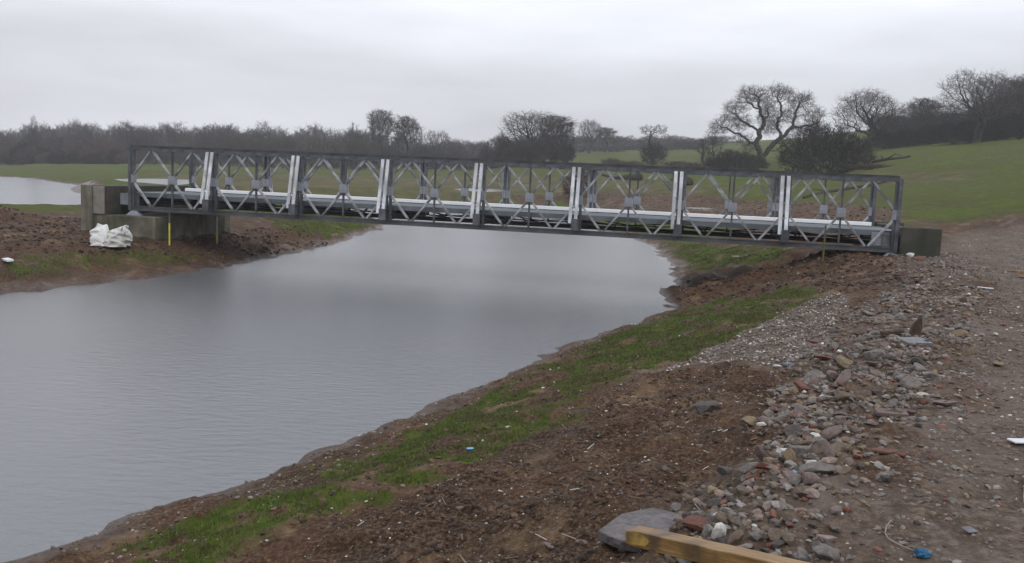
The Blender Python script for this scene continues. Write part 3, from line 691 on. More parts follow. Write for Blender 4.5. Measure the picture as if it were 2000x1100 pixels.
PROTO['wood'] = tree_mesh('wood', [(0, 0, 7.2, 3.4, 3.4, 3.6), (0, 0, 3.6, 3.4, 3.0, 3.2)], 1.0, 41, .25, natt=620, step=.5, infl=3, kill=.85, twig_n=6, twig_l=1.3, twig_r=.032, maxn=1900, tip_r=.02, sides=4, sub=2)
PROTO['wood2'] = tree_mesh('wood2', [(0, 0, 7.0, 2.6, 2.6, 4.2), (0, 0, 2.8, 3.0, 3.0, 2.6)], .8, 43, .22, natt=560, step=.5, infl=3, kill=.85, twig_n=6, twig_l=1.3, twig_r=.032, maxn=1900, tip_r=.02, sides=4, sub=2, stems=2)
PROTO['bush'] = tree_mesh('bush', [(0, 0, 3.2, 4.6, 3.6, 3.0), (-1.5, 0, 4.6, 2.2, 2.2, 2.0), (2.5, 0, 2.6, 3, 3, 2.4), (-3.6, 0, 2.2, 2.6, 2.4, 2.1)], .6, 51, .14, natt=1500, step=.34, infl=2.2, kill=.55, twig_n=9, twig_l=.8, twig_r=.024, maxn=6000, stems=7, twig=M['twig_dark'], sub=2, shell=.5)
PROTO['shrub'] = tree_mesh('shrub', [(0, 0, 1.8, 2.4, 2.2, 1.8)], .4, 57, .08, natt=420, step=.3, infl=2, kill=.5, twig_n=6, twig_l=.8, twig_r=.028, maxn=1500, stems=5, twig=M['twig_brown'], sub=2)

def put_tree(kind, px, base_py, top_py, dist, wpx, label, name='bare_tree', cat='tree', group=None, rz=0, mats=None, sink=.1):
    b = at_y(px, base_py, dist); z0 = gz(b[0], b[1]) - sink
    zt = at_y(px, top_py, dist)[2]; tm, cm, top, wid, _ = PROTO[kind]
    sz = (zt - z0) / top; sw = wpx * dist / FOC / wid
    r = empty(name, (b[0], b[1], z0), rz); tag(r, label, cat, group)
    r.scale = (sw, sw, sz)
    for nm, me in (('trunk', tm), ('crown', cm)):
        o = obj(nm, me, r)
        if mats and nm == 'crown':
            o.material_slots[0].link = 'OBJECT'; o.material_slots[0].material = mats
    return r
T = put_tree
ORD = ['leftmost', 'second', 'third', 'fourth', 'fifth', 'sixth', 'seventh', 'eighth', 'ninth', 'tenth', 'eleventh', 'twelfth', 'thirteenth', 'fourteenth', 'fifteenth', 'sixteenth']
T('oak', 1487, 328, 153, 150, 205, 'large spreading leafless oak standing alone on the slope behind the bridge', 'oak_tree', rz=0)
T('bush', 1440, 332, 288, 142, 110, 'dark thicket at the foot of the large spreading oak', 'thicket', 'bush')
T('bush', 1612, 350, 224, 112, 168, 'big dark rounded bush in front of the hill, behind the right half of the bridge', 'dark_bush', 'bush')
T('shrub', 1705, 350, 318, 100, 100, 'low brown scrub at the right foot of the big dark bush', 'scrub', 'bush')
T('spread', 1688, 308, 168, 150, 150, 'leafless tree with thick trunk rising behind the big dark bush', rz=1.1)
T('upright', 1383, 332, 250, 150, 52, 'slim twiggy young tree to the left of the large oak', rz=.4)
T('umbrella', 1272, 318, 240, 180, 52, 'small tree with twin flat-topped crowns on a bare stem in the far field', rz=0)
T('shrub', 1275, 324, 270, 176, 50, 'ivy clad dark bush wrapping the stem of the twin-crowned tree', 'bush', 'bush', mats=M['twig_dark'])
T('spread', 1032, 316, 210, 165, 120, 'wide leafless oak above the brushwood, behind the middle of the bridge', 'oak_tree', rz=2.2)
T('tall', 1082, 318, 220, 170, 70, 'tall crowned tree joining the right side of the wide middle oak', rz=.7)
for k, (px, bp, tp, dd, wp) in enumerate([(955, 322, 278, 180, 50), (985, 318, 262, 168, 60), (1020, 322, 268, 160, 80), (1062, 322, 262, 162, 80), (1100, 322, 272, 168, 60)]):
    T('bush', px, bp, tp, dd, wp, '%s clump from the left of brown brushwood under the middle oaks' % ORD[k], 'brushwood', 'bush', 'brushwood clumps under the middle oaks', rz=k * 1.3, mats=M['twig'])
T('tall', 741, 331, 208, 212, 50, 'tallest round-crowned tree standing above the wood left of centre', rz=.3)
T('tall', 790, 331, 221, 214, 48, 'second tall round-crowned tree, just right of the tallest one', rz=1.9)
T('upright', 816, 331, 240, 212, 30, 'narrow tree between the second tall tree and the lower crowns', rz=1.)
T('spread', 852, 331, 249, 213, 50, 'lower broad crowned tree at the right end of the tall row', rz=.5)
T('spread', 885, 331, 266, 216, 44, 'smallest broad crowned tree where the wood dips before the middle oaks', rz=2.5)
T('upright', 688, 331, 232, 214, 26, 'thin pale tree poking above the wood left of the tallest tree', rz=2.)
T('spread', 1150, 300, 229, 262, 52, 'broken-topped bare tree right of the middle oaks', rz=.9)
T('tall', 1180, 302, 246, 264, 40, 'thin crowned tree directly right of the broken-topped tree', rz=.9)
T('upright', 66, 322, 219, 208, 20, 'slender poplar standing up above the wood at far left', 'poplar_tree', rz=.1)
T('spread', 1905, 290, 128, 132, 150, 'big dark many-limbed tree at the wood edge on top of the hill', rz=.2)
T('spread', 1985, 284, 138, 140, 110, 'tall tree at the right edge of the picture, beside the big many-limbed one', rz=1.7)
T('spread', 1945, 286, 146, 150, 110, 'leafless tree between the big many-limbed tree and the one at the right edge', rz=2.2)
T('tall', 2015, 284, 140, 145, 80, 'tree cut off by the right edge, at the end of the hilltop row', rz=.6)
T('upright', 1762, 295, 196, 165, 70, 'upright tree in the hilltop row, right of the thick-trunked tree', rz=.8)
T('tall', 1797, 295, 187, 162, 56, 'tall-stemmed tree in the middle of the hilltop row', rz=1.3)
T('spread', 1842, 292, 194, 160, 80, 'rounded tree just left of the big many-limbed hilltop tree', rz=2.9)
for k, (px, bp, tp, dd, wp) in enumerate([(1725, 300, 250, 150, 70), (1770, 296, 248, 150, 80), (1815, 294, 240, 148, 80), (1860, 290, 232, 136, 90), (1900, 289, 226, 134, 90), (1945, 286, 214, 134, 90), (1990, 284, 212, 133, 90), (2040, 282, 210, 133, 90)]):
    T('bush', px, bp, tp, dd, wp, '%s clump from the left of dense dark undergrowth below the hilltop wood' % ORD[k], 'undergrowth', 'bush', 'undergrowth along the hilltop wood', rz=k * .9)
T('shrub', 1128, 362, 318, 92, 60, 'round brown bush in the field just behind the middle of the bridge', 'bush', 'bush')
for k, (px, bp, tp, dd, wp) in enumerate([(1195, 322, 306, 168, 40), (1235, 325, 312, 168, 50), (1325, 328, 312, 160, 60), (1355, 335, 314, 150, 50), (1405, 335, 300, 148, 60)]):
    T('shrub', px, bp, tp, dd, wp, '%s low brown hedge bush from the left along the far field boundary' % ORD[k], 'hedge_bush', 'bush', 'hedge bushes along the far field', rz=k * 1.1)

# evergreen in the wood
T('upright', 1106, 318, 236, 172, 30, 'dark evergreen clump at the right shoulder of the middle oaks', 'evergreen_tree', mats=M['ever'])

# woodland: front individuals and a mass behind
SKY = np.array([(-400, 245), (0, 251), (50, 249), (100, 241), (150, 237), (200, 243), (290, 239), (350, 244), (470, 243), (560, 246), (620, 246), (700, 254), (760, 264), (880, 278), (930, 271), (980, 268), (1010, 275)])
BASE = np.array([(-400, 318), (0, 321), (250, 320), (400, 324), (560, 329), (1010, 331)])
g = np.random.default_rng(3)
for k in range(64):
    px = -60 + k * 17.0 + g.normal() * 5; dd = 208 + g.random() * 8
    sk = np.interp(px, SKY[:, 0], SKY[:, 1]); bs_ = np.interp(px, BASE[:, 0], BASE[:, 1])
    tp = bs_ - (bs_ - sk) * (.5 + .4 * g.random())
    T(('wood', 'wood2')[k % 2], px, bs_, tp, dd, 34 + 18 * g.random(), 'bare %s tree fronting the hazy wood %s' % ('lower' if bs_ - tp < 50 else 'taller', next(w_ for lim, w_ in ((165, 'beyond the flood water at far left'), (330, 'above the left end of the bridge'), (500, 'behind the second bridge panel'), (680, 'behind the third and fourth bridge panels'), (2000, 'below the tall row and the dip')) if px < lim)), 'woodland_tree', 'tree', 'woodland trees along the far side of the field', rz=g.random() * 6, mats=M['twig_brown'] if (px < 260 and g.random() < .7) else None)
for k in range(16):
    px = -40 + k * 19 + g.random() * 8; bs_ = np.interp(px, BASE[:, 0], BASE[:, 1])
    T('bush', px, bs_ + 1, bs_ - 26 - 22 * g.random(), 203 + 3 * g.random(), 60, '%s clump of purplish scrub, counted from the left, under the far left wood' % ORD[k].replace('leftmost', 'first'), 'scrub', 'bush', 'scrub along the foot of the left wood', rz=g.random() * 6, mats=M['twig_brown'] if k % 2 else None)
def mass(name, items, label):
    """items: (x,y,z,scale_w,scale_h,rot,proto)"""
    VV = []; FF3 = []; FF4 = []; off = 0
    for (x, y, z, sw, sh, ro, kd) in items:
        Vt, Ft_, V2, F2 = PROTO[kd][4]; c, s = math.cos(ro), math.sin(ro)
        Vv = np.concatenate([Vt, V2]).astype(np.float32); q = np.stack([(Vv[:, 0] * c - Vv[:, 1] * s) * sw + x, (Vv[:, 0] * s + Vv[:, 1] * c) * sw + y, Vv[:, 2] * sh + z], -1)
        VV.append(q); FF4.append(Ft_ + off); FF4.append(F2[0] + len(Vt) + off); FF3.append(F2[1] + len(Vt) + off); off += len(Vv)
    o = obj(name, mesh_np(name, np.concatenate(VV), [np.concatenate(FF4), np.concatenate(FF3)], M['twig'])); tag(o, label, 'woodland', kind='stuff'); return o
def band(n, px0, px1, basef, skyf, d0, d1, seed, wmul=1.0):
    g = np.random.default_rng(seed); it = []
    xs = []; 
    for k in range(n):
        px = px0 + (px1 - px0) * (k + g.random()) / n; dd = d0 + (d1 - d0) * g.random()
        b = at_y(px, 300, dd); xs.append((px, dd, b[0], b[1]))
    zz = ground(np.array([q[2] for q in xs]), np.array([q[3] for q in xs]))[0]
    for (px, dd, x, y), z in zip(xs, zz):
        zt = at_y(px, skyf(px) - 6 + g.random() ** 1.5 * 12, dd)[2]; kd = ('wood', 'wood2')[int(g.random() * 2)]; sh = max(zt - z, 3) / PROTO[kd][2]
        it.append((x, y, z - .2, max(sh, .7) * wmul * (.85 + .4 * g.random()), sh, g.random() * 6, kd))
    return it
mass('woodland', band(190, -420, 1010, None, lambda p: np.interp(p, SKY[:, 0], SKY[:, 1]) + 5 * math.sin(p * .07) + 4 * math.sin(p * .19 + 1), 225, 350, 5), 'long bare winter wood fading into mist across the field at left')
mass('woodland', band(60, 1000, 1420, None, lambda p: np.interp(p, [1000, 1100, 1250, 1300, 1400], [262, 262, 266, 264, 276]), 275, 330, 6, 1.3), 'distant grey strip of wood on the rise beyond the far field')
mass('woodland', band(60, 1700, 2250, None, lambda p: np.interp(p, [1700, 1850, 2000, 2200], [222, 212, 170, 160]), 150, 200, 8), 'bare wood covering the hilltop behind the many-limbed tree')

# fallen timber in the field
def log(px, py, dx, dy, dist, r, label, branches=0, seed=1):
    p = on_ground(px, py); q = on_ground(px + dx, py + dy); g = np.random.default_rng(seed)
    m = MB(); v = q - p; n = 6; P_ = [p + v * t + np.array([0, 0, gz(*(p + v * t)[:2]) - (p + v * t)[2] + r * .6]) + g.normal(size=3) * r * .3 for t in np.linspace(0, 1, n)]
    m.tube([tuple(a) for a in P_], [r * (1.1 - .6 * t) for t in np.linspace(0, 1, n)], 8)
    for k in range(branches):
        a = P_[1 + k % (n - 1)]; d = unit(unit(v) * .9 + g.normal(size=3) * np.array([.8, .8, .3]) + np.array([0, 0, .25])); l = .7 + 1.2 * g.random()
        b_ = a + d * l; c2 = b_ + unit(d + g.normal(size=3) * .6) * l * .6
        m.tube([tuple(a), tuple(b_), tuple(c2)], [r * .45, r * .28, .03], 6)
    o = m.build('fallen_tree', M['bark'], None, 0, True); tag(o, label, 'fallen tree'); return o
log(1245, 352, -55, -2, 0, .45, 'dark fallen trunk with broken stubs lying in the field right of the round brown bush', 7, 3)
log(1345, 362, -40, -34, 0, .5, 'leaning fallen tree with bare limbs below the far field, seen through the bridge', 9, 5)
log(1572, 388, 168, -34, 0, .16, 'long dark log lying along the foot of the hill behind the last bridge panels', 3, 9)
log(1705, 318, 72, -10, 0, .20, 'long dark fallen trunk on the upper hillside', 2, 8)

# wire fence across the hill
fr = None
fp = [(1690, 322), (1730, 324), (1770, 325), (1810, 325), (1850, 325), (1890, 322), (1930, 318), (1970, 314), (2010, 310), (2050, 306)]
P_ = []
for (a_, b_) in fp:
    q = at_y(a_, b_ + 6, 84); P_.append(np.array([q[0], q[1], gz(q[0], q[1])]))
fr = empty('wire_fence', tuple(P_[0])); tag(fr, 'faint pale wire fence on thin posts crossing the grassy hill', 'fence')
M['fence'] = noise_mat('fence_galvanised', (.12, .125, .10), (.19, .195, .165), 5, .8, 0, 0)
for q in P_:
    m = MB(); v = q - P_[0]; m.tube([(v[0], v[1], v[2] - .3), (v[0], v[1], v[2] + 1.1)], .022, 6); m.build('fence_post', M['fence'], fr)
for hgt in (.55, 1.05):
    m = MB(); m.tube([tuple(q - P_[0] + np.array([0, 0, hgt])) for q in P_], .010, 4); m.build('wire', M['fence'], fr)

# ------------------------------------------------------------------ rubble, gravel, clods, grass
def ico(sub):
    import bmesh
    bm = bmesh.new(); bmesh.ops.create_icosphere(bm, subdivisions=sub, radius=1); V = np.array([v.co[:] for v in bm.verts]); F = np.array([[v.index for v in f.verts] for f in bm.faces]); bm.free(); return V, F
I1, F1 = ico(1); I2, F2_ = ico(3)
def rock(V, seed, cuts=9, cube=.0):
    g = np.random.default_rng(seed); P = V.copy()
    for _ in range(cuts):
        n = unit(g.normal(size=3)); d = .45 + .35 * g.random(); s = P @ n; P = P - np.maximum(s - d, 0)[:, None] * n
    P = P + unit(P) * (g.normal(size=(len(P), 1)) * .012)
    return P
ROCKM = [mesh_np('stone', rock(I2, s), F2_, None) for s in range(14)]
def slabrock(seed):
    P = rock(I2, seed, 7); P[:, 2] = np.clip(P[:, 2], -.28, .28); return P
ROCKM += [mesh_np('stone', slabrock(40 + s), F2_, None) for s in range(6)]
stone_mats = [noise_mat('stone_grey', (.085, .074, .066), (.20, .178, .16), 3, .7, 0, .3, 9, spec=.35),
              noise_mat('stone_brown', (.075, .052, .038), (.17, .125, .095), 3, .75, 0, .3, 9, spec=.3),
              noise_mat('stone_dark', (.03, .025, .023), (.085, .07, .063), 3, .6, 0, .3, 9, spec=.4),
              noise_mat('stone_pink', (.11, .082, .072), (.20, .155, .138), 3, .75, 0, .3, 9),
              noise_mat('stone_buff', (.13, .095, .055), (.24, .185, .12), 3, .75, 0, .3, 9),
              noise_mat('brick_red', (.09, .042, .032), (.17, .08, .058), 4, .8, 0, .3, 9),
              noise_mat('stone_white', (.40, .385, .36), (.62, .60, .57), 4, .7, 0, .2, 9)]
slab_lab = ['grey', 'brown', 'dark', 'pinkish', 'buff yellow', 'red brick', 'whitish']
mesh_by = {}
def rmesh(i, k):
    if (i, k) not in mesh_by:
        me = ROCKM[i].copy(); me.materials.append(stone_mats[k]); mesh_by[(i, k)] = me
    return mesh_by[(i, k)]
def sample_poly(P, n, g):
    lo, hi = P.min(0), P.max(0); out_ = []
    while sum(len(o) for o in out_) < n:
        q = lo + g.random((n * 2, 2)) * (hi - lo); out_.append(q[sdist(q[:, 0], q[:, 1], P) < 0])
    return np.concatenate(out_)[:n]
g = np.random.default_rng(11)
Z_HEAP = zone([(1330, 1110), (1400, 950), (1490, 900), (1500, 800), (1600, 720), (1700, 690), (1830, 700), (1800, 790), (1690, 850), (1600, 930), (1590, 1010), (1640, 1110)], 1.58)
Z_HEAP2 = zone([(1560, 700), (1640, 640), (1760, 560), (1900, 560), (1890, 680), (1800, 760), (1700, 700)], 1.62)
cand = np.concatenate([sample_poly(Z_HEAP, 190, g), sample_poly(Z_HEAP2, 90, g)])
zc = ground(cand[:, 0], cand[:, 1])[0]
kp = g.choice(7, len(cand), p=[.30, .30, .12, .14, .08, .03, .03])
for k, (x, y) in enumerate(cand):
    s = (.026 + .050 * g.random() ** 2) * (1.0 if y < 7.5 else 1.35)
    o = obj('rubble_stone', rmesh(int(g.integers(0, 20)), int(kp[k]))); o.location = (x, y, zc[k] + s * (.05 + .35 * g.random()))
    o.scale = (s * (1 + .5 * g.random()), s * (.8 + .4 * g.random()), s * (.6 + .35 * g.random())); o.rotation_euler = (g.normal() * .45, g.normal() * .45, g.random() * 6.3)
    tag(o, '%s stone in the rubble heap, %s' % (slab_lab[kp[k]], 'near the yellow timber baulk' if y < 5.2 else 'midway beside the brown mud' if y < 7.6 else 'around the flat grey paving piece' if y < 12 else 'at its far end'), 'stone', 'loose rubble stones heaped beside the track')

CM = attr_mat('loose_stones', .7, .35)
PAL = np.array([(.15, .13, .115), (.12, .088, .062), (.055, .046, .040), (.18, .135, .115), (.20, .15, .09), (.15, .06, .042), (.50, .48, .44), (.20, .185, .17)])
def stones(name, P, size, pal_p, label, seed, sink=.25, flat=.65):
    g = np.random.default_rng(seed); n = len(P); z = ground(P[:, 0], P[:, 1])[0]
    base = [rock(I1, 70 + s, 5) for s in range(8)]
    V = np.empty((n, 12, 3)); idx_ = g.integers(0, 8, n)
    for i in range(8): V[idx_ == i] = base[i][None]
    s = size(g, n); V = V * np.stack([s * (1 + .6 * g.random(n)), s * (.7 + .4 * g.random(n)), s * flat * (.7 + .6 * g.random(n))], -1)[:, None]
    t = g.normal(size=n) * .4; ct, st = np.cos(t)[:, None], np.sin(t)[:, None]; yy = V[..., 1] * ct - V[..., 2] * st; zz2 = V[..., 1] * st + V[..., 2] * ct
    a = g.random(n) * 6.28; ca, sa = np.cos(a)[:, None], np.sin(a)[:, None]; xx = V[..., 0] * ca - yy * sa; yy2 = V[..., 0] * sa + yy * ca
    V = np.stack([xx + P[:, None, 0], yy2 + P[:, None, 1], zz2 + (z + s * sink)[:, None]], -1).reshape(-1, 3)
    F = (F1[None] + (np.arange(n) * 12)[:, None, None]).reshape(-1, 3)
    col = PAL[g.choice(8, n, p=pal_p)] * (.7 + .6 * g.random((n, 1))); col = np.repeat(np.concatenate([col, np.ones((n, 1))], 1), 12, 0)
    o = obj(name, mesh_np(name, V, F, CM, False, col)); tag(o, label, name, kind='stuff'); return o
g = np.random.default_rng(12)
PR = [.26, .22, .14, .16, .06, .045, .015, .10]
q_ = sample_poly(Z_RUB, 17000, g); q_ = q_ + g.normal(size=q_.shape) * .18; q_ = q_[fbm(q_[:, 0], q_[:, 1], 1.1, 3, 83) + g.normal(size=len(q_)) * .15 > -.12]
stones('rubble', np.concatenate([q_, sample_poly(Z_HEAP, 2500, g), sample_poly(Z_HEAP2, 2500, g)]), lambda g, n: .008 + .038 * g.random(n) ** 2.4, PR, 'mixed grey, brown and brick red rubble strewn along the edge of the track', 1)
Z_T2 = zone([(1560, 1250), (1700, 950), (1860, 800), (1900, 640), (1945, 560), (1850, 480), (1850, 460), (2150, 462), (2150, 1250)], 1.66)
pt = sample_poly(Z_T2, 30000, g); pt = pt[g.random(len(pt)) < np.clip(9 / np.hypot(pt[:, 0], pt[:, 1]), .12, 1)]
stones('gravel', pt, lambda g, n: .006 + .018 * g.random(n) ** 2.4, [.28, .2, .1, .2, .04, .03, .04, .11], 'small gravel trodden into the brown track at right', 2, 0.1)
stones('pale_gravel', np.concatenate([sample_poly(Z_PALE, 7500, g)]), lambda g, n: .008 + .015 * g.random(n), [.22, .18, .05, .2, .08, .0, .09, .18], 'band of small pale stones between the grass bank and the brown mud', 3)
Z_MUDN = zone([(500, 1250), (640, 1010), (880, 945), (1120, 850), (1170, 770), (1300, 725), (1500, 720), (1560, 760), (1480, 880), (1380, 960), (1300, 1250)], 1.2)
pm = sample_poly(Z_MUDN, 3200, g)
stones('pebbles', pm, lambda g, n: .004 + .011 * g.random(n) ** 3, [.2, .25, .1, .15, .05, .04, .13, .08], 'scattered pebbles and white flints in the brown mud in front', 4, .2)
pb = sample_poly(np.concatenate([P_ns[:13], zone([(1340, 610), (1200, 668), (1050, 732), (880, 812), (700, 905), (500, 985), (200, 1090)], .2)]), 2600, g)
stones('shore_pebbles', pb, lambda g, n: .006 + .02 * g.random(n) ** 3, [.2, .25, .2, .2, .03, .02, .03, .07], 'small stones along the wet edge of the near bank', 5, .2)
pb = np.concatenate([sample_poly(Z_GRASS_BANK, 700, g), sample_poly(Z_SOIL, 1200, g), sample_poly(Z_GRASS_UNDER, 160, g)])
stones('scattered_flints', pb, lambda g, n: .006 + .018 * g.random(n) ** 2.5, [.15, .2, .05, .15, .1, .02, .28, .05], 'small pale flints scattered over the grassy bank', 6, .3)

# mud clods
MC = attr_mat('mud_clods_mat', .75, .35, .4, 40)
def clods(name, P, size, label, seed, pal):
    global PAL, CM
    sv, sm = PAL, CM; PAL = np.array(pal + [pal[0]] * (8 - len(pal))); CM = MC
    p = [1 / len(pal)] * len(pal) + [0] * (8 - len(pal)); o = stones(name, P, size, p, label, seed, .1, .8); PAL, CM = sv, sm; return o
MP = [(.045, .026, .016), (.03, .018, .011), (.075, .042, .025), (.11, .065, .04), (.06, .036, .022)]
q = sample_poly(Z_MUDN, 9000, g); q = q[fbm(q[:, 0], q[:, 1], 1.1, 3, 81) > -.05]
clods('mud_clods', q, lambda g, n: .006 + .022 * g.random(n) ** 2, 'crumbled brown clods on the mud bank in front', 7, MP)
Z_ML = zone([(-60, 430), (165, 425), (180, 475), (480, 452), (620, 440), (640, 480), (440, 515), (260, 500), (60, 500), (-60, 520)], .7)
clods('soil_clods', sample_poly(Z_ML, 3200, g), lambda g, n: .015 + .065 * g.random(n) ** 3, 'lumpy dark brown soil around the left abutment', 8, MP)
clods('soil_clods', np.concatenate([sample_poly(Z_SOIL, 2500, g), sample_poly(Z_MUD_FAR, 2500, g)]), lambda g, n: .02 + .06 * g.random(n) ** 2, 'brown soil lumps on the mound by the right abutment', 9, MP)

# grass blades
def blades(name, P, h0, label, seed, wd=.006, k=7, spread=.05):
    g = np.random.default_rng(seed); n = len(P) * k
    Q = np.repeat(P, k, 0) + g.normal(size=(n, 2)) * spread; z, d = ground(Q[:, 0], Q[:, 1])[:2]
    ok = d > .15; Q = Q[ok]; z = z[ok]; n = len(Q)
    h = h0 * (.4 + .9 * g.random(n)); a = g.random(n) * 6.28; lean = g.normal(size=(n, 2)) * .5
    b = np.stack([np.cos(a), np.sin(a)], -1) * wd
    V = np.empty((n, 3, 3)); V[:, 0, :2] = Q - b; V[:, 1, :2] = Q + b; V[:, :2, 2] = z[:, None] - .005; V[:, 2, :2] = Q + lean * h[:, None]; V[:, 2, 2] = z + h
    base = np.array([(.055, .085, .016), (.075, .12, .022), (.04, .06, .014), (.11, .115, .04), (.085, .07, .035)])
    pn_ = sstep(-.5, .5, fbm(Q[:, 0], Q[:, 1], 1.3, 3, 95) + g.normal(size=n) * .18)[:, None]; col = (np.array([.090, .080, .036]) * (1 - pn_) + np.array([.082, .140, .020]) * pn_) * (.65 + .6 * g.random((n, 1))); dry = g.random(n) < .22; col[dry] = (.16, .14, .07); col = np.repeat(np.concatenate([col, np.ones((n, 1))], 1), 3, 0)
    o = obj(name, mesh_np(name, V.reshape(-1, 3), np.arange(n * 3).reshape(-1, 3), GM, False, col)); tag(o, label, 'grass', kind='stuff'); return o
GM = attr_mat('grass_blades', .7, .2, .15, 3)
def by_mask(P, thr, g):
    G_ = ground(P[:, 0], P[:, 1])[2] - .45 * sstep(-.1, .45, fbm(P[:, 0], P[:, 1], 2.3, 4, 91)); return P[G_ > thr + (1 - thr) * g.random(len(P)) * .9]
P_ = by_mask(sample_poly(Z_GRASS_BANK, 44000, g), .3, g)
near_ = P_[P_[:, 1] < 12]; farr = P_[P_[:, 1] >= 12]
blades('grass', near_, .030, 'short green grass growing on the near river bank', 1, .004, 9, .03)
blades('grass', farr, .034, 'short patchy grass on the bank running towards the bridge', 2, .007, 5, .05)
P_ = by_mask(np.concatenate([sample_poly(Z_GRASS_UNDER, 7000, g), sample_poly(Z_GRASS_TONGUE, 7000, g), sample_poly(Z_GRASS_LEFT, 5000, g)]), .25, g)
blades('grass', P_, .05, 'grass patches on the banks under and left of the bridge', 3, .014, 4, .1)

def sticks(name, P, label, seed):
    g = np.random.default_rng(seed); n = len(P); z = ground(P[:, 0], P[:, 1])[0]; a = g.random(n) * 6.28; l = .03 + .12 * g.random(n) ** 2
    A = np.stack([P[:, 0], P[:, 1], z + .012], -1); D = np.stack([np.cos(a) * l, np.sin(a) * l, g.normal(size=n) * .02 + .01], -1); r0 = .0025 + .004 * g.random(n)
    V, F = tubes(A, A + D, r0, r0 * .7, 4); cp_ = np.array([(.20, .15, .09), (.07, .045, .03), (.45, .43, .38), (.12, .09, .06)])
    col = np.repeat(np.concatenate([cp_[g.choice(4, n, p=[.3, .35, .1, .25])], np.ones((n, 1))], 1), 8, 0); o = obj(name, mesh_np(name, V, F, CM, False, col)); tag(o, label, 'debris', kind='stuff')
g = np.random.default_rng(33)
sticks('debris', np.concatenate([sample_poly(Z_RUB, 450, g), sample_poly(Z_MUDN, 260, g), sample_poly(Z_T2, 700, g)]), 'splinters, twigs and scraps littering the rubble and the track', 4)
Z_GB2 = sample_poly(Z_GRASS_BANK, 2600, g)
clods('bank_clods', Z_GB2, lambda g, n: .008 + .03 * g.random(n) ** 2.5, 'small brown clods lying in the grass of the near bank', 14, MP)

# ------------------------------------------------------------------ single things lying about
def prism(m, outline, z0, z1, M4=None):
    n = len(outline); V = [Vector((x, y, z)) for z in (z0, z1) for x, y in outline]
    if M4: V = [M4 @ v for v in V]
    m.add(V, [tuple(range(n))[::-1], tuple(range(n, 2 * n))] + [(i, (i + 1) % n, n + (i + 1) % n, n + i) for i in range(n)])
M['slab'] = noise_mat('wet_slab', (.075, .064, .062), (.14, .122, .12), 9, .5, 0, .5, 40, c3=(.06, .05, .052), s3=26, spec=.5)
M['timber'] = noise_mat('wet_timber', (.17, .095, .03), (.36, .23, .10), 4, .5, 0, .2, 30, c3=(.12, .065, .022), s3=6)
M['board'] = noise_mat('grey_board', (.25, .22, .17), (.4, .36, .29), 6, .7, 0, .2, 30)
M['oldwood'] = noise_mat('rotten_wood', (.03, .02, .014), (.09, .06, .04), 8, .85, 0, .5, 30)
M['plastic'] = noise_mat('white_plastic', (.55, .56, .58), (.75, .76, .78), 6, .45, 0, .1)
M['blue'] = noise_mat('blue_cloth', (.01, .06, .13), (.03, .14, .25), 20, .7, 0, .4, 40)
M['skyblue'] = noise_mat('light_blue_plastic', (.08, .32, .55), (.2, .5, .7), 20, .5, 0, .2)
M['cable'] = noise_mat('pale_cable', (.20, .17, .14), (.3, .26, .22), 20, .6, 0, .1)
M['sack'] = noise_mat('woven_sack', (.62, .62, .60), (.80, .80, .79), 4, .75, 0, .35, 60, c3=(.50, .48, .44), s3=2)
M['slate'] = noise_mat('slate', (.10, .10, .11), (.17, .17, .185), 12, .5, 0, .2, 40)

# slab: outline traced at ground height, given real thickness
sl_px = [(1167, 1036), (1212, 1003), (1272, 991), (1300, 996), (1348, 1010), (1346, 1034), (1395, 1062), (1330, 1075), (1214, 1056)]
zs = gz(*on_ground(1270, 1040)[:2]) + .07
o2 = [tuple(at_z(a, b, zs)[:2]) for a, b in sl_px]
m = MB(); prism(m, o2[::-1] if False else o2, zs - .055, zs); o = m.build('concrete_slab', M['slab'], None, .006); tag(o, 'flat broken grey paving slab lying under the yellow timber in front', 'slab')
# timber baulk
a = at_z(1238, 1046, zs + .045); b = on_ground(1560, 1152) + np.array([0, 0, .07])
def grain_mat(name, c1, c2, c3):
    m_, nt_2, b_ = nmat(name); N_ = nt_2.nodes; L_ = nt_2.links
    tc_ = N_.new('ShaderNodeTexCoord'); mp_ = N_.new('ShaderNodeMapping'); mp_.inputs['Scale'].default_value = (1.2, 22, 22); L_.new(tc_.outputs['Object'], mp_.inputs[0])
    n_ = N_.new('ShaderNodeTexNoise'); n_.inputs['Scale'].default_value = 3; n_.inputs['Detail'].default_value = 7; n_.inputs['Roughness'].default_value = .7; L_.new(mp_.outputs[0], n_.inputs['Vector'])
    r_ = N_.new('ShaderNodeValToRGB'); r_.color_ramp.elements.new(.5); L_.new(n_.outputs[0], r_.inputs[0])
    for e_, (p_, cc) in zip(r_.color_ramp.elements, ((.3, c1), (.5, c2), (.72, c3))): e_.position = p_; e_.color = (*cc, 1)
    n2 = N_.new('ShaderNodeTexNoise'); n2.inputs['Scale'].default_value = 7; n2.inputs['Detail'].default_value = 6; L_.new(tc_.outputs['Object'], n2.inputs['Vector'])
    r2 = N_.new('ShaderNodeValToRGB'); r2.color_ramp.elements[0].position = .5; r2.color_ramp.elements[1].position = .68; L_.new(n2.outputs[0], r2.inputs[0])
    x_ = N_.new('ShaderNodeMix'); x_.data_type = 'RGBA'; L_.new(r2.outputs[0], x_.inputs['Factor']); L_.new(r_.outputs[0], x_.inputs['A']); x_.inputs['B'].default_value = (.10, .062, .03, 1)
    L_.new(x_.outputs['Result'], b_.inputs['Base Color']); b_.inputs['Roughness'].default_value = .42
    bp_ = N_.new('ShaderNodeBump'); bp_.inputs['Strength'].default_value = .5; bp_.inputs['Distance'].default_value = .004; L_.new(n_.outputs[0], bp_.inputs['Height']); L_.new(bp_.outputs[0], b_.inputs['Normal'])
    return m_
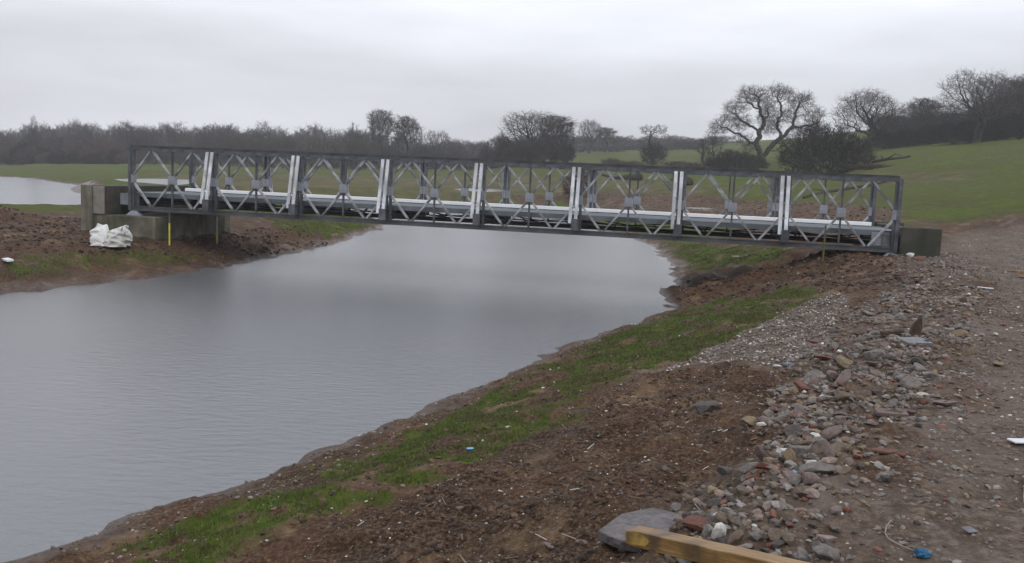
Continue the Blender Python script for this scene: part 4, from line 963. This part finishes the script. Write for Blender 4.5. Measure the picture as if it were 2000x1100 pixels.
tv = Vector(b - a); tl = tv.length * 1.35; rotT = tv.to_track_quat('X', 'Z')
nseg = 14; m = MB(); g = np.random.default_rng(2)
prof = []
for i in range(nseg + 1):
    x = tl * i / nseg; e = .002 * g.normal(size=4)
    prof += [(x, -.05 + e[0], -.043), (x, .05, -.043 + e[1]), (x, .05 + e[2], .043), (x, -.05, .043 + e[3])]
fs = [(3, 2, 1, 0), tuple(nseg * 4 + k for k in range(4))] + [(i * 4 + k, i * 4 + (k + 1) % 4, i * 4 + 4 + (k + 1) % 4, i * 4 + 4 + k) for i in range(nseg) for k in range(4)]
m.add(prof, fs); o = m.build('timber_baulk', grain_mat('timber_grain', (.10, .05, .014), (.24, .135, .04), (.36, .24, .11)), None, .004); o.location = tuple(a); o.rotation_mode = 'QUATERNION'; o.rotation_quaternion = rotT
tag(o, 'long wet yellow timber baulk in the front, resting on the broken slab', 'timber')
m = MB(); m.add([(-.006, -.053, -.030), (.14, -.053, -.022), (.17, -.053, .005), (.11, -.053, .034), (-.006, -.053, .036), (-.006, -.046, -.030), (.14, -.046, -.022), (.17, -.046, .005), (.11, -.046, .034), (-.006, -.046, .036)],
      [(0, 1, 2, 3, 4), (9, 8, 7, 6, 5), (0, 5, 6, 1), (1, 6, 7, 2), (2, 7, 8, 3), (3, 8, 9, 4), (4, 9, 5, 0)])
o2_ = m.build('split_face', grain_mat('fresh_grain', (.30, .17, .03), (.46, .30, .06), (.55, .40, .12)), o); o2_['label'] = 'bright yellow freshly split patch at the timber end'

def one_rock(px, py, s, k, name, label, cat='stone', i=3, sc=(1, 1, .7), rot=(0, 0, 0)):
    p = on_ground(px, py); o = obj(name, rmesh(i, k)); o.location = (p[0], p[1], p[2] + s * sc[2] * .4); o.scale = tuple(s * c for c in sc); o.rotation_euler = rot
    return tag(o, label, cat)
one_rock(1398, 1058, .062, 6, 'white_stone', 'pointed whitish stone standing beside the timber baulk', i=5, sc=(.9, .5, 1.2), rot=(.2, .2, .5))
one_rock(1540, 1048, .018, 6, 'white_flint', 'bright white flint in the rubble above the timber baulk', i=2)
one_rock(1320, 995, .060, 0, 'stone_shard', 'triangular grey shard lying behind the broken slab', i=15, sc=(1, .7, .5), rot=(.6, .1, .8))
one_rock(1415, 925, .055, 2, 'round_stone', 'rounded dark cobble with a buff side at the left edge of the heap', i=1)
one_rock(1298, 918, .045, 2, 'brick_fragment', 'dark brick end lying alone in the mud left of the heap', i=17, sc=(.6, 1.2, .5))
one_rock(1376, 805, .16, 2, 'dark_stone', 'dark block lying alone in the mud below the pale gravel', i=4, sc=(1, .6, .55))
one_rock(1138, 1060, .038, 3, 'stone_shard', 'flat pinkish shard in the mud left of the broken slab', i=16, sc=(1.2, .8, .5))
one_rock(1072, 1068, .036, 3, 'stone_shard', 'narrow dark pinkish brick piece leftmost of the mud stones', i=18, sc=(.7, 1.3, .6), rot=(0, 0, .7))
one_rock(1595, 920, .085, 0, 'pale_boulder', 'large pale grey stone at the lower right of the heap', i=6, sc=(1.3, .7, .6))
one_rock(1540, 905, .06, 4, 'buff_stone', 'upright buff stone in the lower heap', i=7, sc=(.7, .6, 1.1))
one_rock(1610, 1090, .062, 0, 'pale_boulder', 'rough grey lump of concrete just above the end of the timber baulk', i=8, sc=(1.1, .8, .7))
one_rock(1725, 885, .07, 5, 'brick_fragment', 'rust red broken brick on the right flank of the heap', i=19, sc=(1.3, .8, .5))
one_rock(1465, 830, .07, 4, 'orange_stone', 'orange brown stone at the upper left of the heap', i=9)
one_rock(1488, 835, .045, 6, 'white_stone', 'white lump beside the orange brown stone', i=10)
one_rock(1592, 672, .11, 5, 'brick', 'upper red brick at the left top of the rubble', 'brick', i=17, sc=(1, .7, .6))
one_rock(1612, 702, .11, 5, 'brick', 'lower red brick at the left top of the rubble', 'brick', i=14, sc=(1.2, .6, .5))
one_rock(1792, 507, .17, 5, 'brick', 'orange broken brick in front of the right abutment', 'brick', i=11, sc=(1.3, .8, .5))
one_rock(1778, 503, .14, 6, 'white_stone', 'white stone next to the orange brick by the right abutment', i=12)
one_rock(1517, 718, .05, 6, 'white_flint', 'white flint at the lower end of the pale gravel', i=5, sc=(1.3, .8, .5))
one_rock(1845, 790, .09, 3, 'stone_shard', 'curved pale tile shard on the right side of the rubble', i=15, sc=(1.4, .7, .4))
one_rock(1948, 715, .07, 4, 'small_block', 'buff block on the track near the right edge', i=17, sc=(1, .8, .7))
def flat_piece(px, py, w_, d_, t, rz, mat, name, label, cat, tilt=.0):
    p = on_ground(px, py); m = MB(); m.box((-w_ / 2, -d_ / 2, 0), (w_ / 2, d_ / 2, t)); o = m.build(name, mat, None, .003); o.location = (p[0], p[1], p[2] + .01); o.rotation_euler = (tilt, 0, rz); return tag(o, label, cat)
flat_piece(1785, 672, .30, .22, .035, .2, M['slate'], 'paving_piece', 'flat grey paving piece on top of the rubble', 'slab', .1)
flat_piece(1740, 812, .24, .09, .03, -.1, stone_mats[3], 'tile_piece', 'flat pink tile piece across the middle of the rubble', 'tile', .2)
flat_piece(1893, 1040, .06, .05, .008, .3, M['slate'], 'slate_piece', 'small square grey slate on the track in front', 'slate', .15)
flat_piece(1920, 564, .34, .05, .02, -.75, M['plastic'], 'white_batten', 'short white batten lying on the edge of the track', 'batten')
flat_piece(2005, 535, 1.0, .14, .06, .05, M['timber'], 'plank', 'brown plank lying on the track at the right edge', 'plank')
flat_piece(2005, 545, 1.3, .12, .03, .0, M['oldwood'], 'plank', 'dark strip added as the shadow of the brown plank at the right edge', 'plank')  # dark strip laid in place of the brown plank's shadow
flat_piece(1996, 866, .16, .09, .012, .1, M['plastic'], 'plastic_sheet', 'flat piece of white plastic on the track at the right edge', 'plastic')
flat_piece(2011, 960, .06, .55, .03, -.53, M['board'], 'board', 'grey board running out of the picture at the right edge', 'board')
flat_piece(1720, 960, .006 * 4, .006, .004, 0, M['plastic'], 'plastic_scrap', 'small white scrap in the mud right of the heap', 'plastic')
flat_piece(1437, 503, .35, .10, .05, .6, M['board'], 'pale_offcut', 'pale offcut of wood on the grass under the bridge', 'wood')
flat_piece(918, 878, .07, .03, .004, .4, M['skyblue'], 'plastic_scrap', 'light blue plastic scrap in the grass of the near bank', 'plastic', .3)
flat_piece(15, 510, .5, .16, .05, -.8, M['plastic'], 'white_bottle', 'white litter lying on the left bank below the soil heap', 'litter', .1)
# scrap of blue plastic and rag
def rag(px, py, s, mat, name, label, cat, seed):
    p = on_ground(px, py); g = np.random.default_rng(seed); V = I2.copy(); nn = perlin(V[:, 0] * 2.2 + seed, V[:, 1] * 2.2 + V[:, 2]) + .6 * perlin(V[:, 0] * 5, V[:, 2] * 5 + seed)
    V = V * (1 + nn[:, None] * .9) * np.array([1, .8, .5]) * s; o = obj(name, mesh_np(name, V, F2_, mat, True)); o.location = (p[0], p[1], p[2] + s * .3); return tag(o, label, cat)
rag(1802, 1086, .035, M['blue'], 'blue_rag', 'crumpled dark blue rag at the end of the pale cable in front', 'rag', 3)
rag(1552, 926, .022, M['skyblue'], 'blue_scrap', 'bright blue scrap between the stones of the heap', 'plastic', 4)
rag(1540, 718, .07, M['slate'], 'grey_rag', 'grey blue plastic sheet crumpled below the pale gravel', 'plastic', 5)
pp = [on_ground(a, b) + np.array([0, 0, .012]) for a, b in [(1741, 1020), (1731, 1032), (1728, 1046), (1734, 1056), (1745, 1063), (1762, 1072), (1784, 1080)]]
m = MB(); m.tube([tuple(q) for q in pp], .0035, 6); o = m.build('cable', M['cable'], None, 0, True); tag(o, 'pale curved cable running to the blue rag', 'cable')
# rotten stump piece sticking up out of the rubble
p = on_ground(1783, 655); m = MB(); g = np.random.default_rng(4)
m.add([(-.10, -.03, -.08), (.10, -.05, -.08), (.11, .06, -.08), (-.09, .07, -.08), (-.02, -.03, .14), (.15, -.04, .12), (.16, .04, .13), (.0, .05, .15), (.09, -.01, .27), (.125, -.03, .30), (.13, .02, .25), (.10, .03, .24)],
      [(3, 2, 1, 0), (0, 1, 5, 4), (1, 2, 6, 5), (2, 3, 7, 6), (3, 0, 4, 7), (4, 5, 9, 8), (5, 6, 10, 9), (6, 7, 11, 10), (7, 4, 8, 11), (8, 9, 10, 11)])
o = m.build('rotten_wood', M['oldwood'], None, .008); o.location = tuple(p); o.scale = (.6, .8, .85); tag(o, 'dark splintered chunk of rotten wood standing up out of the rubble', 'wood')
m = MB(); m.bar((-.36, .05, .0), (-.10, .03, .03), .06, .05, (0, 0, 1)); o = m.build('rotten_wood', M['oldwood'], None, .01); o.location = tuple(p); tag(o, 'dark rotten length of wood lying left of the upright chunk', 'wood')

# big white bag by the left abutment
p = on_ground(216, 480)
g = np.random.default_rng(5)
bag = empty('rubble_sack', (p[0], p[1], p[2]), -.1); tag(bag, 'slumped white woven builder sack standing in front of the left abutment', 'sack')
nu, nv = 120, 44; Vb = []
wx, wy = .56, .40
for j in range(nv):
    t = j / (nv - 1)
    for i in range(nu):
        an = 2 * math.pi * i / nu; ca, sa = math.cos(an), math.sin(an)
        sq = 1 / max(abs(ca) ** 4 + abs(sa) ** 4, 1e-6) ** .25
        x, y = ca * sq * wx, sa * sq * wy
        top = .56 + .10 * math.cos(an * 2 + .3) - .30 * math.exp(-((x + .10) / .12) ** 2) + (.10 if x < -.2 else .04) * math.exp(-((x + .32) / .12) ** 2)
        bulge = 1 + .06 * math.sin(t * 3.1) - .22 * t ** 3 * (1 if x < 0 else .3)
        Vb.append((x * bulge, y * bulge * (1 - .3 * t), t * top))
Vb = np.array(Vb); nn = perlin(Vb[:, 0] * 4 + 3, Vb[:, 2] * 5 + Vb[:, 1] * 3) * .10 + np.abs(perlin(Vb[:, 0] * 3.5 + Vb[:, 2] * 5, Vb[:, 2] * 6 - Vb[:, 0] * 3 + Vb[:, 1] * 3)) * -.17
dirv = Vb * np.array([1, 1, 0]); dirv = unit(dirv); Vb = Vb + dirv * nn[:, None]
Fb = np.array([[j * nu + i, j * nu + (i + 1) % nu, (j + 1) * nu + (i + 1) % nu, (j + 1) * nu + i] for j in range(nv - 1) for i in range(nu)])
# sagging inside of the open mouth
inn = Vb[(nv - 1) * nu:].copy(); c0 = len(Vb); inn[:, :2] *= .9; inn[:, 2] -= .05; mid = inn.copy(); mid[:, :2] *= .4; mid[:, 2] = .28
Vb = np.concatenate([Vb, inn, mid, [[0, 0, .26]]]); k0 = (nv - 1) * nu
Fb2 = np.array([[k0 + i, k0 + (i + 1) % nu, c0 + (i + 1) % nu, c0 + i] for i in range(nu)] + [[c0 + i, c0 + (i + 1) % nu, c0 + nu + (i + 1) % nu, c0 + nu + i] for i in range(nu)])
Fb3 = np.array([[c0 + nu + i, c0 + nu + (i + 1) % nu, c0 + 2 * nu] for i in range(nu)])
obj('fabric', mesh_np('fabric', Vb, [Fb, Fb2, Fb3], M['sack'], True), bag)
for (x0, y0, s) in ((.5, -.28, 1), (-.45, -.2, -1)):
    m = MB(); pts_ = [(x0, y0, .5), (x0 + .06 * s, y0 - .02, .62), (x0 + .14 * s, y0 - .05, .62), (x0 + .17 * s, y0 - .07, .5), (x0 + .15 * s, y0 - .06, .38)]
    if s < 0: continue
    m.tube(pts_, .022, 6); m.build('lifting_loop', M['sack'], bag, 0, True)

# ------------------------------------------------------------------ misty air
hm = bpy.data.materials.new('haze'); hm.use_nodes = True; nt = hm.node_tree; nt.nodes.clear()
oo = nt.nodes.new('ShaderNodeOutputMaterial'); pv = nt.nodes.new('ShaderNodeVolumePrincipled'); nt.links.new(pv.outputs[0], oo.inputs['Volume'])
pv.inputs['Color'].default_value = (.93, .95, 1, 1); pv.inputs['Density'].default_value = .0006; pv.inputs['Anisotropy'].default_value = .2
m = MB(); m.box((-700, -300, -8), (700, 520, 70)); o = m.build('haze', hm); tag(o, 'thin grey rain mist between the bridge and the far woods', 'haze', kind='stuff')
